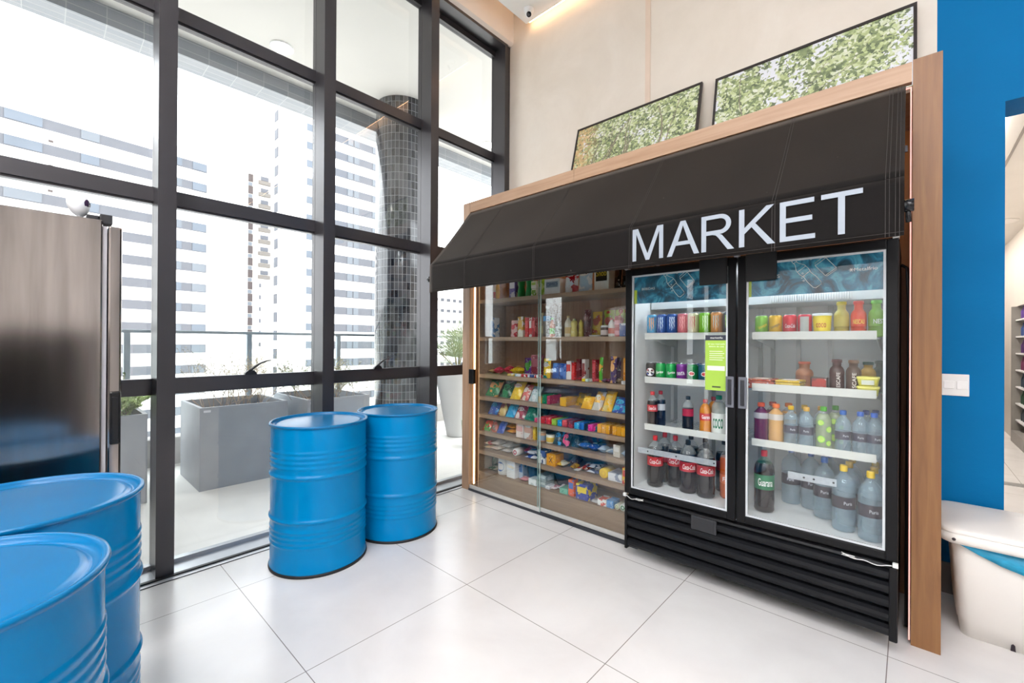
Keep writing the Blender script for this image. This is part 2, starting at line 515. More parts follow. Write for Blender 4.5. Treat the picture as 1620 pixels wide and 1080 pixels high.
# ------------------------------------------------------------------ outside: terrace
STONE = mat('#e9e7e3', .6, 0, .06, 2.5, .08)
m = MB(); m.box(-3.35, -.2, -9, 6, -.1, 0)
struct(m.build('floor_terrace', STONE), 'pale stone terrace floor')
m = MB(); m.box(-3.35, -.2, -9, 6, 4.9, 5.1)
struct(m.build('ceiling_terrace', mat('#cbc9c5', .7, 0, .02, 2)), 'white soffit over the terrace')
t = NT('glazed_beam_tiles')
bt = t.n('ShaderNodeTexBrick'); bt.offset = 0; bt.inputs['Scale'].default_value = 1
bt.inputs['Brick Width'].default_value = .3; bt.inputs['Row Height'].default_value = .11; bt.inputs['Mortar Size'].default_value = .004
bt.inputs['Color1'].default_value = lin('#6f7884'); bt.inputs['Color2'].default_value = lin('#868c94'); bt.inputs['Mortar'].default_value = lin('#a4aab0')
sx = t.n('ShaderNodeSeparateXYZ'); cb = t.n('ShaderNodeCombineXYZ'); gg = t.n('ShaderNodeTexCoord'); t.l(gg.outputs['Object'], sx.inputs[0])
t.l(sx.outputs[1], cb.inputs[0]); t.l(t.math('ADD', sx.outputs[0], sx.outputs[2]), cb.inputs[1]); t.l(cb.outputs[0], bt.inputs['Vector'])
nz = t.noise(t.obj((1, 1, 1)), 1.6, 4)
t.l(t.mix(t.math('MULTIPLY', nz, .6), bt.outputs[0], lin('#8f9093')), t.b.inputs['Base Color']); t.b.inputs['Roughness'].default_value = .25
m = MB(); m.box(-3.35, -3.01, -9, 6, 4.70, 4.9)
m.box(-3.35, -3.01, -9, 6, 4.9, 6.4)
struct(m.build('beam_terrace', t.m), 'grey tiled edge beam of the terrace')
# tiled round column
t = NT('dark_mosaic')
bt = t.n('ShaderNodeTexBrick'); bt.offset = 0; bt.squash = 1
for k_, v_ in (('Scale', 1), ('Brick Width', .057), ('Row Height', .112), ('Mortar Size', .003), ('Mortar Smooth', .1), ('Bias', -.2)): bt.inputs[k_].default_value = v_
bt.inputs['Color1'].default_value = lin('#1d222c'); bt.inputs['Color2'].default_value = lin('#5a5c62'); bt.inputs['Mortar'].default_value = lin('#8e9196')
uvn = t.n('ShaderNodeUVMap'); uvn.uv_map = 'uv'; t.l(uvn.outputs[0], bt.inputs['Vector'])
t.l(bt.outputs[0], t.b.inputs['Base Color']); t.b.inputs['Roughness'].default_value = .12; t.b.inputs['Specular IOR Level'].default_value = .8
m = MB(); m.lathe([(.4, 0), (.4, 4.9)], 72, uvr=.4)
o = struct(m.build('column', t.m, loc=(-2.45, .25, 0)), 'round column clad in dark mosaic')
o2 = o.copy(); COL.objects.link(o2); o2.location = (-2.45, -4.17, 0); o2['label'] = 'round mosaic column outside the frame, mirrored in the cabinet glass'
m = MB(); m.box(-3.35, -.2, -7.1, -6.95, 0, 4.9)  # added out of view; darkens reflections in cabinet and fridge glass
struct(m.build('added_terrace_wall', mat('#45423f', .7, 0, .05)), 'dark wall added left of view to darken the glass reflections')
# railing
r = empty('terrace_railing', (-3.0, -1, 0)); tag(r, 'steel and glass railing along the terrace edge', 'railing')
rm = mat('#8f9aa2', .35, .4, .05)
m = MB(); m.rbox(-.035, .035, -8, 7, 1.47, 1.505, .006); m.build('handrail', rm, r)
m = MB(); m.box(-.12, .12, -8, 7, 0, .3); m.build('kerb', mat('#a9a7a4', .7, 0, .05), r)
for k in range(-5, 5):
    y = -.655 + k * 1.17
    m = MB(); m.rbox(-.03, .03, y - .028, y + .028, .3, 1.47, .005); m.build('post', rm, r)
    m = MB(); m.box(-.004, .004, y + .05, y + 1.12, .34, 1.43); m.build('glass_panel', pane('railing_glass', (.95, .975, .97, 1), 1.45), r)
# planters
PLG = mat('#9c9fa4', .55, 0, .06, 5, .06)
SOIL = mat('#5b5048', .95, 0, .25, 20, .6)
def planter(label, x0, x1, y0, y1, h):
    r = empty('planter_box', ((x0 + x1) / 2, (y0 + y1) / 2, 0)); tag(r, label, 'planter', 'square grey planters on the terrace')
    a, b = (x1 - x0) / 2, (y1 - y0) / 2; w = .03
    m = MB(); m.box(-a, a, -b, -b + w, 0, h); m.box(-a, a, b - w, b, 0, h); m.box(-a, -a + w, -b + w, b - w, 0, h); m.box(a - w, a, -b + w, b - w, 0, h); m.box(-a + w, a - w, -b + w, b - w, 0, .05)
    m.build('box', PLG, r)
    m = MB(); n = 14; vs = []; fs = []
    for i in range(n + 1):
        for j_ in range(n + 1):
            vs.append((-a + w + (2 * a - 2 * w) * i / n, -b + w + (2 * b - 2 * w) * j_ / n, h - .09 + random.uniform(-.012, .012)))
    for i in range(n):
        for j_ in range(n): k = i * (n + 1) + j_; fs.append((k, k + n + 1, k + n + 2, k + 1))
    m.add(vs, fs, 0, True); m.build('soil', SOIL, r)
    m = MB(); m.box(a, a + .002, -b + .03, -b + .085, h - .045, h - .025); m.build('maker_plate', mat('#d8dade', .4), r)
    return r
planter('grey planter with dry twigs, framed by the second glazing bay', -2.38, -1.588, -2.463, -1.70, .768)
planter('grey planter partly hidden by the glazing post, second from the column', -2.45, -1.47, -1.545, -.83, .768)
planter('grey planter with green shrubs behind the black fridge', -2.4, -1.6, -3.60, -2.83, .76)
# dry twig shrubs
TW = mat('#bda996', .85, 0, .2, 30); TWL = mat('#b3aa88', .8, 0, .25, 30)
def twig(mb, lf, p, d, L, r, depth, leafp):
    pts = [p.copy()]; q = p.copy(); dd = d.copy()
    n = 5
    for k in range(n):
        dd = (dd + Vector((random.uniform(-.28, .28), random.uniform(-.28, .28), random.uniform(-.12, .16)))).normalized()
        q = q + dd * (L / n); pts.append(q.copy())
        if depth > 0 and k >= 1 and random.random() < .85:
            nd = (dd + Vector((random.uniform(-1, 1), random.uniform(-1, 1), random.uniform(-.2, .7)))).normalized()
            twig(mb, lf, q.copy(), nd, L * random.uniform(.45, .7), r * .6, depth - 1, leafp)
        if depth <= 1:
            for _ in range(leafp):
                a = Vector((random.uniform(-1, 1), random.uniform(-1, 1), random.uniform(-.6, 1))).normalized() * random.uniform(.012, .022)
                b = a.cross(Vector((random.uniform(-1, 1), random.uniform(-1, 1), 1))).normalized() * .005
                lf.add([q, q + a * .5 + b, q + a, q + a * .5 - b], [(0, 1, 2, 3)])
    mb.tube(pts, [r * (1 - .7 * k / n) for k in range(n + 1)], 4, caps=False)
def shrub(label, x, y, z, spread, h, nst, leafp, leafm, name='dry_shrub', cat='shrub'):
    r = empty(name, (x, y, z)); tag(r, label, cat)
    mb = MB(); lf = MB()
    for k in range(nst):
        p = Vector((random.uniform(-spread, spread), random.uniform(-spread, spread), 0))
        d = Vector((p.x * 1.2 + random.uniform(-.35, .35), p.y * 1.2 + random.uniform(-.35, .35), 1)).normalized()
        twig(mb, lf, p, d, h * random.uniform(.7, 1.1), .0042, 2, leafp)
    mb.build('branches', TW, r)
    if lf.v: lf.build('foliage', leafm, r)
shrub('leafless tangled shrub in the planter behind the second glazing bay', -1.98, -2.08, .67, .30, .40, 32, 1, TWL)
shrub('dry grassy shrub in the planter beside the glazing post', -1.95, -1.2, .67, .34, .33, 34, 3, mat('#b4b698', .8, 0, .2, 30))
shrub('low green shrub in the planter behind the black fridge', -2.0, -3.15, .66, .28, .2, 34, 22, mat('#c8d89c', .7, 0, .25, 30), 'green_shrub')
shrub('olive sapling with small leaves mirrored in the cabinet glass', -1.95, -5.15, .67, .12, 1.05, 12, 7, mat('#68724c', .7, 0, .25, 30), 'olive_sapling', 'plant')
planter('grey planter holding the olive sapling left of the view', -2.35, -1.55, -5.55, -4.75, .76)
def conifer(label, x, y, z, h):
    r = empty('young_conifer', (x, y, z)); tag(r, label, 'plant', 'young conifers in the terrace planter')
    m = MB(); m.tube([(0, 0, 0), (.004, 0, h)], [.006, .002], 5); m.build('stem', TW, r)
    f = MB()
    for k in range(170):
        t_ = random.random() ** 1.2; zz = h * (.12 + .88 * t_); L = .085 * (1 - t_) + .012
        a = random.uniform(0, 2 * PI); e = Vector((math.cos(a) * L, math.sin(a) * L, -.3 * L + .02)); s_ = Vector((-math.sin(a), math.cos(a), 0)) * .006
        p = Vector((0, 0, zz)); f.add([p, p + e * .6 + s_, p + e, p + e * .6 - s_], [(0, 1, 2, 3)])
    f.build('needles', mat('#5f7a50', .8, 0, .2, 30), r)
conifer('taller young conifer seen left of the first glazing post', -2.2, -3.08, .66, .5)
conifer('shorter young conifer next to the first glazing post', -2.25, -2.92, .66, .42)
# tapered pot with palm, small pot
r = empty('tall_planter_pot', (-1.75, .76, 0)); tag(r, 'tall tapered white planter pot at the terrace end', 'planter')
m = MB(); m.lathe([(.15, 0), (.165, .02), (.35, .98), (.36, 1.0), (.335, 1.0), (.325, .93), (0, .93)], 48); m.build('pot', mat('#c9cacb', .45, 0, .03), r)
r = empty('palm', (-1.75, .76, .93)); tag(r, 'fan palm growing in the tall tapered planter', 'plant')
tr = MB(); fr = MB()
for k in range(16):
    a = random.uniform(0, 2 * PI); el = random.uniform(.35, 1.45); L = random.uniform(.22, .55)
    d = Vector((math.cos(a) * math.cos(el), math.sin(a) * math.cos(el), math.sin(el)))
    if d.x < -.3 and d.z < .8: d.z = .8; d.normalize()
    tip = d * L; tr.tube([(0, 0, 0), tip * .5 + Vector((0, 0, .03)), tip], [.009, .006, .004], 5, caps=False)
    side = d.cross(Vector((0, 0, 1))).normalized(); upv = side.cross(d).normalized()
    for j_ in range(19):
        b = (j_ / 18 - .5) * 2.6
        e = (d * math.cos(b) + side * math.sin(b)) * random.uniform(.30, .42)
        w_ = upv.cross(e).normalized() * .008
        fr.add([tip, tip + e * .45 + w_, tip + e + Vector((0, 0, -.02)), tip + e * .45 - w_], [(0, 1, 2, 3)])
tr.build('stem', mat('#8c8460', .8), r); fr.build('fronds', mat('#8c9c74', .6, 0, .2, 20), r)
r = empty('small_pot', (-1.12, .42, 0)); tag(r, 'small pale green pot in front of the tall white planter', 'pot')
m = MB(); m.lathe([(.07, 0), (.105, .3), (.11, .36), (.098, .36), (.09, .3), (0, .3)], 32); m.build('pot', mat('#b9c1b4', .5, 0, .03), r)
# terrace ceiling lamps
for i, (x, y) in enumerate(((-2.33, -1.52), (-2.33, 1.9), (-2.33, -5.0))):
    r = empty('soffit_lamp', (x, y, 4.9)); tag(r, ['round white soffit lamp seen through the second glazing bay', 'round white soffit lamp beyond the column', 'round white soffit lamp far left over the terrace'][i], 'ceiling light', 'round lamps in the terrace soffit')
    m = MB(); m.lathe([(.13, 0), (.13, -.012), (.118, -.014)], 36, cap=False); m.build('rim', mat('#f0f0f0', .5), r)
    m = MB(); m.lathe([(.118, -.012), (.06, -.014), (0, -.014)], 36); m.build('diffuser', emit('#fff8f0', 9, 'soffit_diffuser'), r)

# ------------------------------------------------------------------ outside: city
BWH = mat('#ebe9e7', .8, 0, .02, .4)
BGR = mat('#58595f', .7, 0, .05, .6)
BWN = mat('#4b5460', .3, 0, .12, .5, spec=.8)
BWL = mat('#5f646b', .3, 0, .05, .5)
BBR = mat('#4a403e', .8, 0, .05, .6)
def facade(name, label, origin, ang, parts):
    r = empty(name, origin, ang); tag(r, label, 'building')
    for nm, mt, boxes in parts:
        for bx in boxes:
            m = MB(); m.box(*bx); m.build(nm, mt, r)
    return r
# building A: long white slab with grey ribbon windows, facade along local y facing +x
pa = [('wall', BWH, [(-14, 0, -48, 6.2, -26, 29.4)]), ('window_band', BGR, []), ('window', BWN, []), ('curtained_window', BWL, []), ('window_slit', BWN, [])]
bands = []; wins = []; wl = []
rnd = random.Random(3)
for k in range(14):
    z = 26.6 - 3 * k
    bands.append((0, .12, -46, 0.4, z, z + 1.22))
    for (y0, w_) in ((-1.4, 1.7), (-4.3, 1.6), (-19.5, 3.0), (-13.2, 1.7), (-27.6, 1.7), (-35, 3.0)):
        (wins if rnd.random() < .6 else wl).append((.12, .2, y0, y0 + w_, z + .06, z + 1.16))
pa[1] = ('window_band', BGR, bands); pa[2] = ('window', BWN, wins[:60]); pa[3] = ('curtained_window', BWL, wl[:60]); pa[4] = ('vent', BBR, [(.0, .1, -16 - 0, -15.6, 25.2 - 3 * k, 25.45 - 3 * k) for k in range(8)])
facade('apartment_building', 'long white apartment block with grey ribbon windows on the left', (-74.95, 13.03, 0), R(6.1), pa)
# building B: white tower, windows on two faces
B = []
bands = []; w1 = []; w2 = []
zt = 37.4
for k in range(17):
    z = zt - 3 * k
    w1.append((0, .12, 26.2 - 22.7, 28.0 - 22.7, z - 1.2, z - .05))          # small square windows near the corner
    bands.append((0, .1, 30.5 - 22.7, 47 - 22.7, z - 1.3, z))
    for y0 in (33.2, 34.4, 38.0, 39.2, 43.0): w2.append((.1, .18, y0 - 22.7, y0 + .95 - 22.7, z - 1.24, z - .06))
side = [(-4.0, -2.6, -.1, 0, zt + 2 - 3 * k - 1.9, zt + 2 - 3 * k - .3) for k in range(17)]
facade('apartment_tower', 'white apartment tower with small square windows, left of the column', (-70.2, 22.7, 0), 0,
       [('wall', BWH, [(-4.6, 0, 0, 25.5, -26, 41.5)]), ('window', BWN, w1), ('window_band', BGR, bands), ('curtained_window', BWL, w2[:85]), ('side_window', BGR, side)])
# slim far tower C with balconies
z0 = []; z1 = []; z2 = []; z3 = []
for k in range(19):
    z = 43.2 - 3 * k
    z0.append((0, .15, .1, 1.65, z - 1.9, z)); z1.append((0, .1, .2, 1.5, z - 2.9, z - 2.05))
    if k < 9: z2.append((0, .6, 2.9, 5.6, z - 2.0, z - 1.1)); z3.append((.0, .12, 3.4, 5.2, z - .9, z + .1))
    elif k < 15: z3.append((0, .12, 3.2, 3.6, z - 1.2, z - .2))
facade('distant_tower', 'slim distant tower with brown panels between the white blocks', (-118.7, 31.0, 0), 0,
       [('wall', mat('#d9d2ca', .8, 0, .02, .4), [(-8, 0, -.9, 6.2, -30, 50)]), ('brown_panel', BBR, z0), ('window', BWL, z1), ('balcony', mat('#6c6660', .8), z2), ('balcony_door', BGR, z3)])
# block D low right, many small windows
d1 = []
for k in range(7):
    for j_ in range(13): d1.append((0, .15, 1.0 + j_ * 2.1, 2.1 + j_ * 2.1, 12.4 - 2.9 * k, 13.2 - 2.9 * k))
facade('distant_block', 'white distant block with rows of small dark windows right of the column', (-90, 66.5, 0), 0,
       [('wall', BWH, [(-10, 0, 0, 32, -30, 15.2)]), ('window', mat('#3d4048', .5), d1)])
m = MB(); m.box(-140, -3.6, -90, 130, -26.5, -26)
struct(m.build('ground', mat('#c9c7c2', .9, 0, .06, .05)), 'street level far below the terrace')
m = MB(); m.box(-20, -8, -6, 12, -26, -4.2)
o = m.build('low_annex', mat('#e4e0da', .85, 0, .03, .3)); tag(o, 'flat white roof of the low building below the railing', 'building')

# ------------------------------------------------------------------ room seen through the doorway
m = MB(); m.box(3.2, 4.9, .25, 10.5, 3.0, 3.06)
struct(m.build('ceiling_next_room', mat('#e4e0da', .7, 0, .02, 2)), 'beige ceiling of the next room')
m = MB(); m.box(4.345, 4.6, .25, 6.15, 1.95, 3.0); m.box(4.345, 4.6, 6.15, 10.5, 0, 3.0); m.box(3.2, 3.3, .25, 10.5, 0, 3.0); m.box(3.3, 4.4, 10.3, 10.5, 0, 3.0)
m.box(4.9, 5.0, .25, 10.5, 0, 3.0)
struct(m.build('wall_next_room', mat('#cfc8c0', .6, 0, .03, 2)), 'beige wall of the next room')
m = MB(); m.box(3.6, 4.3, 3.05, 3.2, 0, .003)
struct(m.build('trim_4', mat('#8b8986', .5)), 'dark strip inlaid in the next room floor')
m = MB(); m.box(3.82, 3.84, .3, 9, 2.994, 3.0)
struct(m.build('trim_5', mat('#9a948e', .6)))
r = empty('soffit_lamp', (4.08, 5.0, 3.0)); tag(r, 'round ceiling diffuser in the next room', 'ceiling light')
m = MB(); m.lathe([(.16, 0), (.16, -.012), (.12, -.02), (0, -.02)], 32); m.build('rim', mat('#efece8', .5), r)
PN2 = emit('#fffaf4', 15, 'next_room_fill')  # lamp added out of sight to brighten the next room
r = empty('fill_ceiling_light', (3.75, 4.2, 2.98)); tag(r, 'added unseen light panel inside the next room', 'ceiling light')
m = MB(); m.box(-.35, -.05, -3.4, 3.6, .0, .018); m.build('diffuser', PN2, r)
r = empty('display_fridge', (4.6, 5.25, 0)); tag(r, 'bright open fridge of drinks in the next room', 'fridge')
m = MB(); m.box(-.3, .25, -.62, -.58, 0, 1.95); m.box(-.3, .25, .86, .9, 0, 1.95); m.box(.2, .25, -.58, .86, 0, 1.95); m.box(-.3, .2, -.58, .86, 0, .16); m.build('body', mat('#8f8b86', .5), r)
for k in range(7):
    m = MB(); m.box(-.26, .2, -.58, .86, .3 + k * .24, .32 + k * .24); m.build('shelf', mat('#e6e6e6', .4), r)
bcol = ['#5c3c8c', '#304a80', '#4c2c60', '#6c3050', '#2c3c4c', '#2c4a38', '#384048']
for k in range(7):
    for j_ in range(9):
        mb = MB(); mb.lathe([(.026, 0), (.028, .01), (.028, .11), (.011, .16), (.012, .185), (0, .185)], 10)
        o = mb.build('drink_bottle', mat(bcol[6 - k], .3, 0, .2, 20), loc=(4.6 - .2, 4.80 + .145 * j_, .3205 + k * .24))
        tag(o, 'small dark drink bottle on the %s shelf of the next room fridge' % ['lowest', 'second lowest', 'third lowest', 'middle', 'third highest', 'second highest', 'top'][k], 'bottle', 'bottles on the %s shelf of the next room fridge' % ['lowest', 'second lowest', 'third lowest', 'middle', 'third highest', 'second highest', 'top'][k])

# ------------------------------------------------------------------ blue steel drums
BLUE = mat('#0082bd', .2, 0, .03, 6, .008, 60, spec=.2)
BLUEL = mat('#006fa6', .25, 0, .03, 6, .006, 60, spec=.35)
RUB = mat('#121214', .6, 0, .1, 10)
def drum():
    r = empty('steel_drum')
    H = .888; Ro = .2835
    pr = [(Ro - .002, .012), (Ro + .004, .016), (Ro + .006, .024), (Ro, .034)]
    def bump_(zc, a, hw):
        for k in range(-4, 5):
            z = zc + hw * k / 4; pr.append((Ro + a * (math.cos(PI * k / 4) * .5 + .5), z))
    for z in (.172, .202, .232, .262): bump_(z, .0035, .0148)
    bump_(.322, .0085, .02)
    bump_(.582, .0085, .02)
    for z in (.637, .667, .697, .727): bump_(z, .0035, .0148)
    pr.sort(key=lambda p: p[1])
    pr += [(Ro, .84), (Ro, H - .03), (Ro + .002, H - .018)]
    m = MB(); m.lathe(pr, 96, cap=False); m.build('shell', BLUE, r)
    # lid: rolled chime, recessed top with a stepped ring
    lp = [(Ro + .002, H - .018), (Ro + .008, H - .016), (Ro + .0105, H - .008), (Ro + .008, H - .001), (Ro + .002, H), (Ro - .004, H - .002), (Ro - .007, H - .008), (Ro - .009, H - .018),
          (Ro - .022, H - .021), (Ro - .030, H - .018), (Ro - .037, H - .0135), (Ro - .046, H - .013), (.1, H - .012), (0, H - .011)]
    m = MB(); m.lathe(lp, 96, cap=False); m.build('lid', BLUEL, r)
    m = MB(); m.lathe([(Ro - .01, 0), (Ro + .0075, 0), (Ro + .0095, .006), (Ro + .0085, .016), (Ro - .002, .019), (0, .019)], 96); m.build('base_ring', RUB, r)
    return r
d0 = drum()
DR = [((.386, -2.223), 20, 'blue steel drum standing by the glazing, nearer of the pair before it'),
      ((.372, -1.630), 75, 'blue steel drum nearest the snack cabinet'),
      ((1.163, -3.495), 130, 'blue steel drum in front of the black fridge, further of the two at lower left'),
      ((1.770, -3.633), 200, 'blue steel drum closest to the viewer in the lower left corner')]
for i, (p, a, lb) in enumerate(DR):
    o = d0 if i == 0 else copy_tree(d0)
    o.location = (p[0], p[1], 0); o.rotation_euler = (0, 0, R(a)); tag(o, lb, 'drum', 'blue steel drums')

# ------------------------------------------------------------------ black upright fridge seen from the side
FB = mat('#a39a95', .13, 1.0, .38, 2, stretch=(6, 6, .5))
r = empty('black_fridge', (.4, -3.66, 0)); tag(r, 'black upright fridge seen side on at the left edge', 'fridge')
m = MB(); m.rbox(-.3, .3, -.40, .378, .08, 1.897, .006); m.build('cabinet', FB, r)
m = MB(); m.box(-.27, .27, -.36, .36, .0, .08); m.build('plinth', RUB, r)
m = MB(); m.box(-.292, .292, .378, .392, .12, 1.872); m.build('gasket', mat('#b4b0b0', .5), r)
m = MB(); m.rbox(-.3, .3, .395, .44, .1, 1.876, .008); dr = m.build('door', FB, r)
m = MB(); m.rbox(.3, .318, .402, .437, .945, 1.17, .006); m.rbox(.318, .326, .408, .431, .965, 1.15, .003); m.build('handle', mat('#0e0e10', .2), dr)
m = MB(); m.rbox(.2, .27, .33, .37, 1.897, 1.918, .004); m.rbox(.22, .28, .37, .41, 1.885, 1.926, .004); m.build('hinge', mat('#2a282a', .5), r)
# little white egg-shaped camera on top with its cable
r = empty('egg_webcam', (.62, -3.352, 1.8975)); tag(r, 'small white egg-shaped camera on top of the black fridge', 'camera')
m = MB(); pf = []
for k in range(15):
    a = PI * k / 14; pf.append((.033 * math.sin(a) * (1.08 + .16 * math.cos(a) * -1), -.05 * math.cos(a)))
q = Matrix.Rotation(R(10), 4, 'X'); q.translation = Vector((0, 0, .062))
m.lathe(pf, 28, xf=q); m.lathe([(.018, 0), (.016, .006), (.006, .012)], 20); m.build('shell', wh, r)
m = MB(); dv = Vector((.45, .9, -.05)).normalized(); q = dv.to_track_quat('Z', 'Y').to_matrix().to_4x4(); q.translation = Vector((0, 0, .068))
m.lathe([(.023, .020), (.021, .030), (.012, .035), (0, .036)], 24, xf=q); m.build('lens', mat('#3a2748', .12), r)
m = MB(); m.tube([(-.01, -.01, .004), (-.04, -.07, .003), (-.02, -.15, .003), (-.06, -.24, .003), (-.05, -.34, .003)], .0022, 6); m.build('cable', mat('#d8d4d2', .5), r)

# ------------------------------------------------------------------ snack cabinet (timber surround, shelves, sliding glass)
cb_ = empty('snack_cabinet', (1.69, -.36, 0)); tag(cb_, 'tall oak cabinet surround with lit shelves behind sliding glass', 'cabinet')
ox, oy = -1.69, .36
def cbox(mb, x0, x1, y0, y1, z0, z1, mi=0): mb.box(x0 + ox, x1 + ox, y0 + oy, y1 + oy, z0, z1, mi); return mb
YF = -.725
cbox(MB(), .060, .157, YF, YF + .035, 0, 2.705).build('upright', wood('daylit_oak_upright', '#a98567', '#c3a084', 'z', .42), cb_)  # same oak as the right upright, window light put into its colour
cbox(MB(), 3.217, 3.316, YF, YF + .035, 0, 2.712).build('upright', WOODM, cb_)
cbox(MB(), .159, 1.327, YF, YF + .035, 2.613, 2.705).build('header_rail', WOODH, cb_)
cbox(MB(), 1.329, 3.214, YF, YF + .035, 2.613, 2.705).build('header_rail', WOODH, cb_)
m = MB(); cbox(m, .062, .16, YF + .036, -.01, 0, 2.61); m.build('side_panel', WOODM, cb_)
m = MB(); cbox(m, 3.26, 3.29, YF + .036, -.01, 0, 2.61); m.build('side_panel', WOODM, cb_)
m = MB(); cbox(m, .17, 3.26, -.68, -.01, 2.585, 2.612); m.build('top_board', WOODI, cb_)
m = MB(); cbox(m, 3.235, 3.26, -.5, -.27, 0.001, 2.585); cbox(m, .16, 1.77, -.275, -.255, .001, 2.585); cbox(m, 1.77, 3.235, -.19, -.17, .001, 2.585); m.build('back_panel', wood('honey_veneer_back', '#94684a', '#ad8160', 'z', .5), cb_)
m = MB(); cbox(m, .19, .206, -.64, -.28, 0, 2.5); m.build('inner_side', WOODI, cb_)
m = MB(); cbox(m, 1.75, 1.77, -.66, -.28, 0, 2.5); m.build('divider', WOODI, cb_)
SH = dict(A=1.788, B=1.438, C=1.09, D=.88, E=.715, F=.555, G=.374, H=.174)
for k in 'ABCDEFGH':
    m = MB(); cbox(m, .207, 1.749, -.64, -.277, SH[k] - .034, SH[k]); m.build('shelf', WOODI, cb_)
m = MB(); cbox(m, .207, 1.749, -.632, -.62, .0, .139); m.build('plinth', WOODI, cb_)
m = MB(); cbox(m, .157, 1.86, -.728, -.69, 0, .012); cbox(m, .157, 1.86, -.728, -.724, .012, .022); cbox(m, .157, 1.86, -.709, -.706, .012, .022); cbox(m, .157, 1.86, -.693, -.69, .012, .022)
m.build('sliding_track', mat('#3a3c42', .35, .3, .05), cb_)
m = MB(); cbox(m, .157, 3.2, -.70, -.69, 2.3, 2.33); m.build('top_track', mat('#3a3c42', .35, .3, .05), cb_)
CG = pane('cabinet_glass', (.965, .98, .972, 1), 1.5, 0, 1.9)
EDGE = mat('#a9c2bb', .2, 0, .05)
for (x0, x1, y) in ((.162, 1.006, -.719), (.97, 1.86, -.7015)):
    g = cbox(MB(), x0, x1, y, y + .006, .014, 2.31).build('glass_door', CG, cb_)
    m = MB(); xe = x1 if y < -.71 else x0
    cbox(m, xe - .0025, xe + .0025, y - .0008, y + .0068, .014, 2.31); m.build('polished_edge', EDGE, g)
    m = MB(); cbox(m, x0, x1, y - .001, y + .007, .014, .052); m.build('bottom_rail', mat('#c9c7c2', .4, 0, .04), g)
m = MB(); m.rbox(.158 + ox, .222 + ox, -.735 + oy, -.705 + oy, 1.0, 1.137, .004); m.build('lock', mat('#0c0c0e', .35), cb_)
LED = emit('#ffe0b4', 6, 'cabinet_led'); LEDP = emit('#ffb0a4', .75, 'cabinet_led_pink')
m = MB(); cbox(m, .166, .176, -.675, -.665, .05, 2.5); m.build('led_profile', LED, cb_)
m = MB(); cbox(m, 3.2085, 3.2135, -.722, -.716, .02, 2.59); cbox(m, 3.10, 3.2085, -.722, -.716, 2.585, 2.59); m.build('led_profile', LEDP, cb_)
m = MB(); cbox(m, .3, 3.1, -.66, -.645, 2.57, 2.584); m.build('led_profile', emit('#ffcf98', 30, 'top_led'), cb_)

# ------------------------------------------------------------------ awning
t = NT('awning_cloth')
v = t.obj((1, 1, 1))
t.l(t.ramp(t.noise(v, 3, 4), [(.3, lin('#1a1817')), (.7, lin('#2d2a28'))]), t.b.inputs['Base Color'])
nz2 = t.noise(v, 220, 2)
fleck = t.ramp(t.noise(v, 34, 2, .6), [(.765, (0, 0, 0, 1)), (.78, (1, 1, 1, 1))])
t.l(t.mix(t.math('MULTIPLY', fleck, .25), t.ramp(t.noise(v, 3, 4), [(.3, lin('#131111')), (.7, lin('#191615'))]), lin('#8a8480')), t.b.inputs['Base Color'])
t.b.inputs['Roughness'].default_value = .7; t.b.inputs['Specular IOR Level'].default_value = .1; t.b.inputs['Sheen Weight'].default_value = .22; t.b.inputs['Sheen Tint'].default_value = (1, .86, .74, 1); t.b.inputs['Sheen Roughness'].default_value = .45
t.bump(nz2, .15, .002)
CLOTH = t.m
SEAM = mat('#4a4542', .7, 0, .1, 40)
aw = empty('market_awning', (1.685, -.96, 1.8)); tag(aw, 'black fabric awning reading MARKET above snack cabinet and drinks fridge', 'awning')
ax, ay, az = -1.685, .96, -1.8
X0, X1 = .172, 3.193; Y0, Z0 = -.742, 2.592; Y1, Z1 = -1.195, 2.043; ZB = 1.812
nx, ny = 60, 14
vs = []; fs = []
def awp(u, w_):
    x = X0 + (X1 - X0) * u; y = Y0 + (Y1 - Y0) * w_; z = Z0 + (Z1 - Z0) * w_
    wrk = math.sin(u * 21 + w_ * 3) * .0022 * math.sin(PI * w_) + math.sin(u * 55 - w_ * 8) * .0012 * w_
    sag = -.010 * math.sin(PI * w_)
    return (x + ax, y + ay + wrk, z + az + sag)
for i in range(nx + 1):
    for j_ in range(ny + 1): vs.append(awp(i / nx, j_ / ny))
for i in range(nx):
    for j_ in range(ny): k = i * (ny + 1) + j_; fs.append((k, k + ny + 1, k + ny + 2, k + 1))
m = MB(); m.add(vs, fs, 0, True); o = m.build('canopy', CLOTH, aw)
md = o.modifiers.new('thickness', 'SOLIDIFY'); md.thickness = .003; md.offset = 1
vs = []; fs = []
for i in range(nx + 1):
    u = i / nx
    for j_ in range(9):
        w_ = j_ / 8; z = Z1 + (ZB - Z1) * w_
        vs.append((X0 + (X1 - X0) * u + ax, Y1 + ay - .0005 - .004 * w_ + math.sin(u * 34) * .002 * w_ + math.sin(u * 80 + 1) * .0008 * w_, z + az + math.sin(u * 26) * .0015 * w_))
for i in range(nx):
    for j_ in range(8): k = i * 9 + j_; fs.append((k, k + 9, k + 10, k + 1))
m = MB(); m.add(vs, fs, 0, True); vl = m.build('valance', CLOTH, aw)
md = vl.modifiers.new('thickness', 'SOLIDIFY'); md.thickness = .003; md.offset = 1
m = MB()
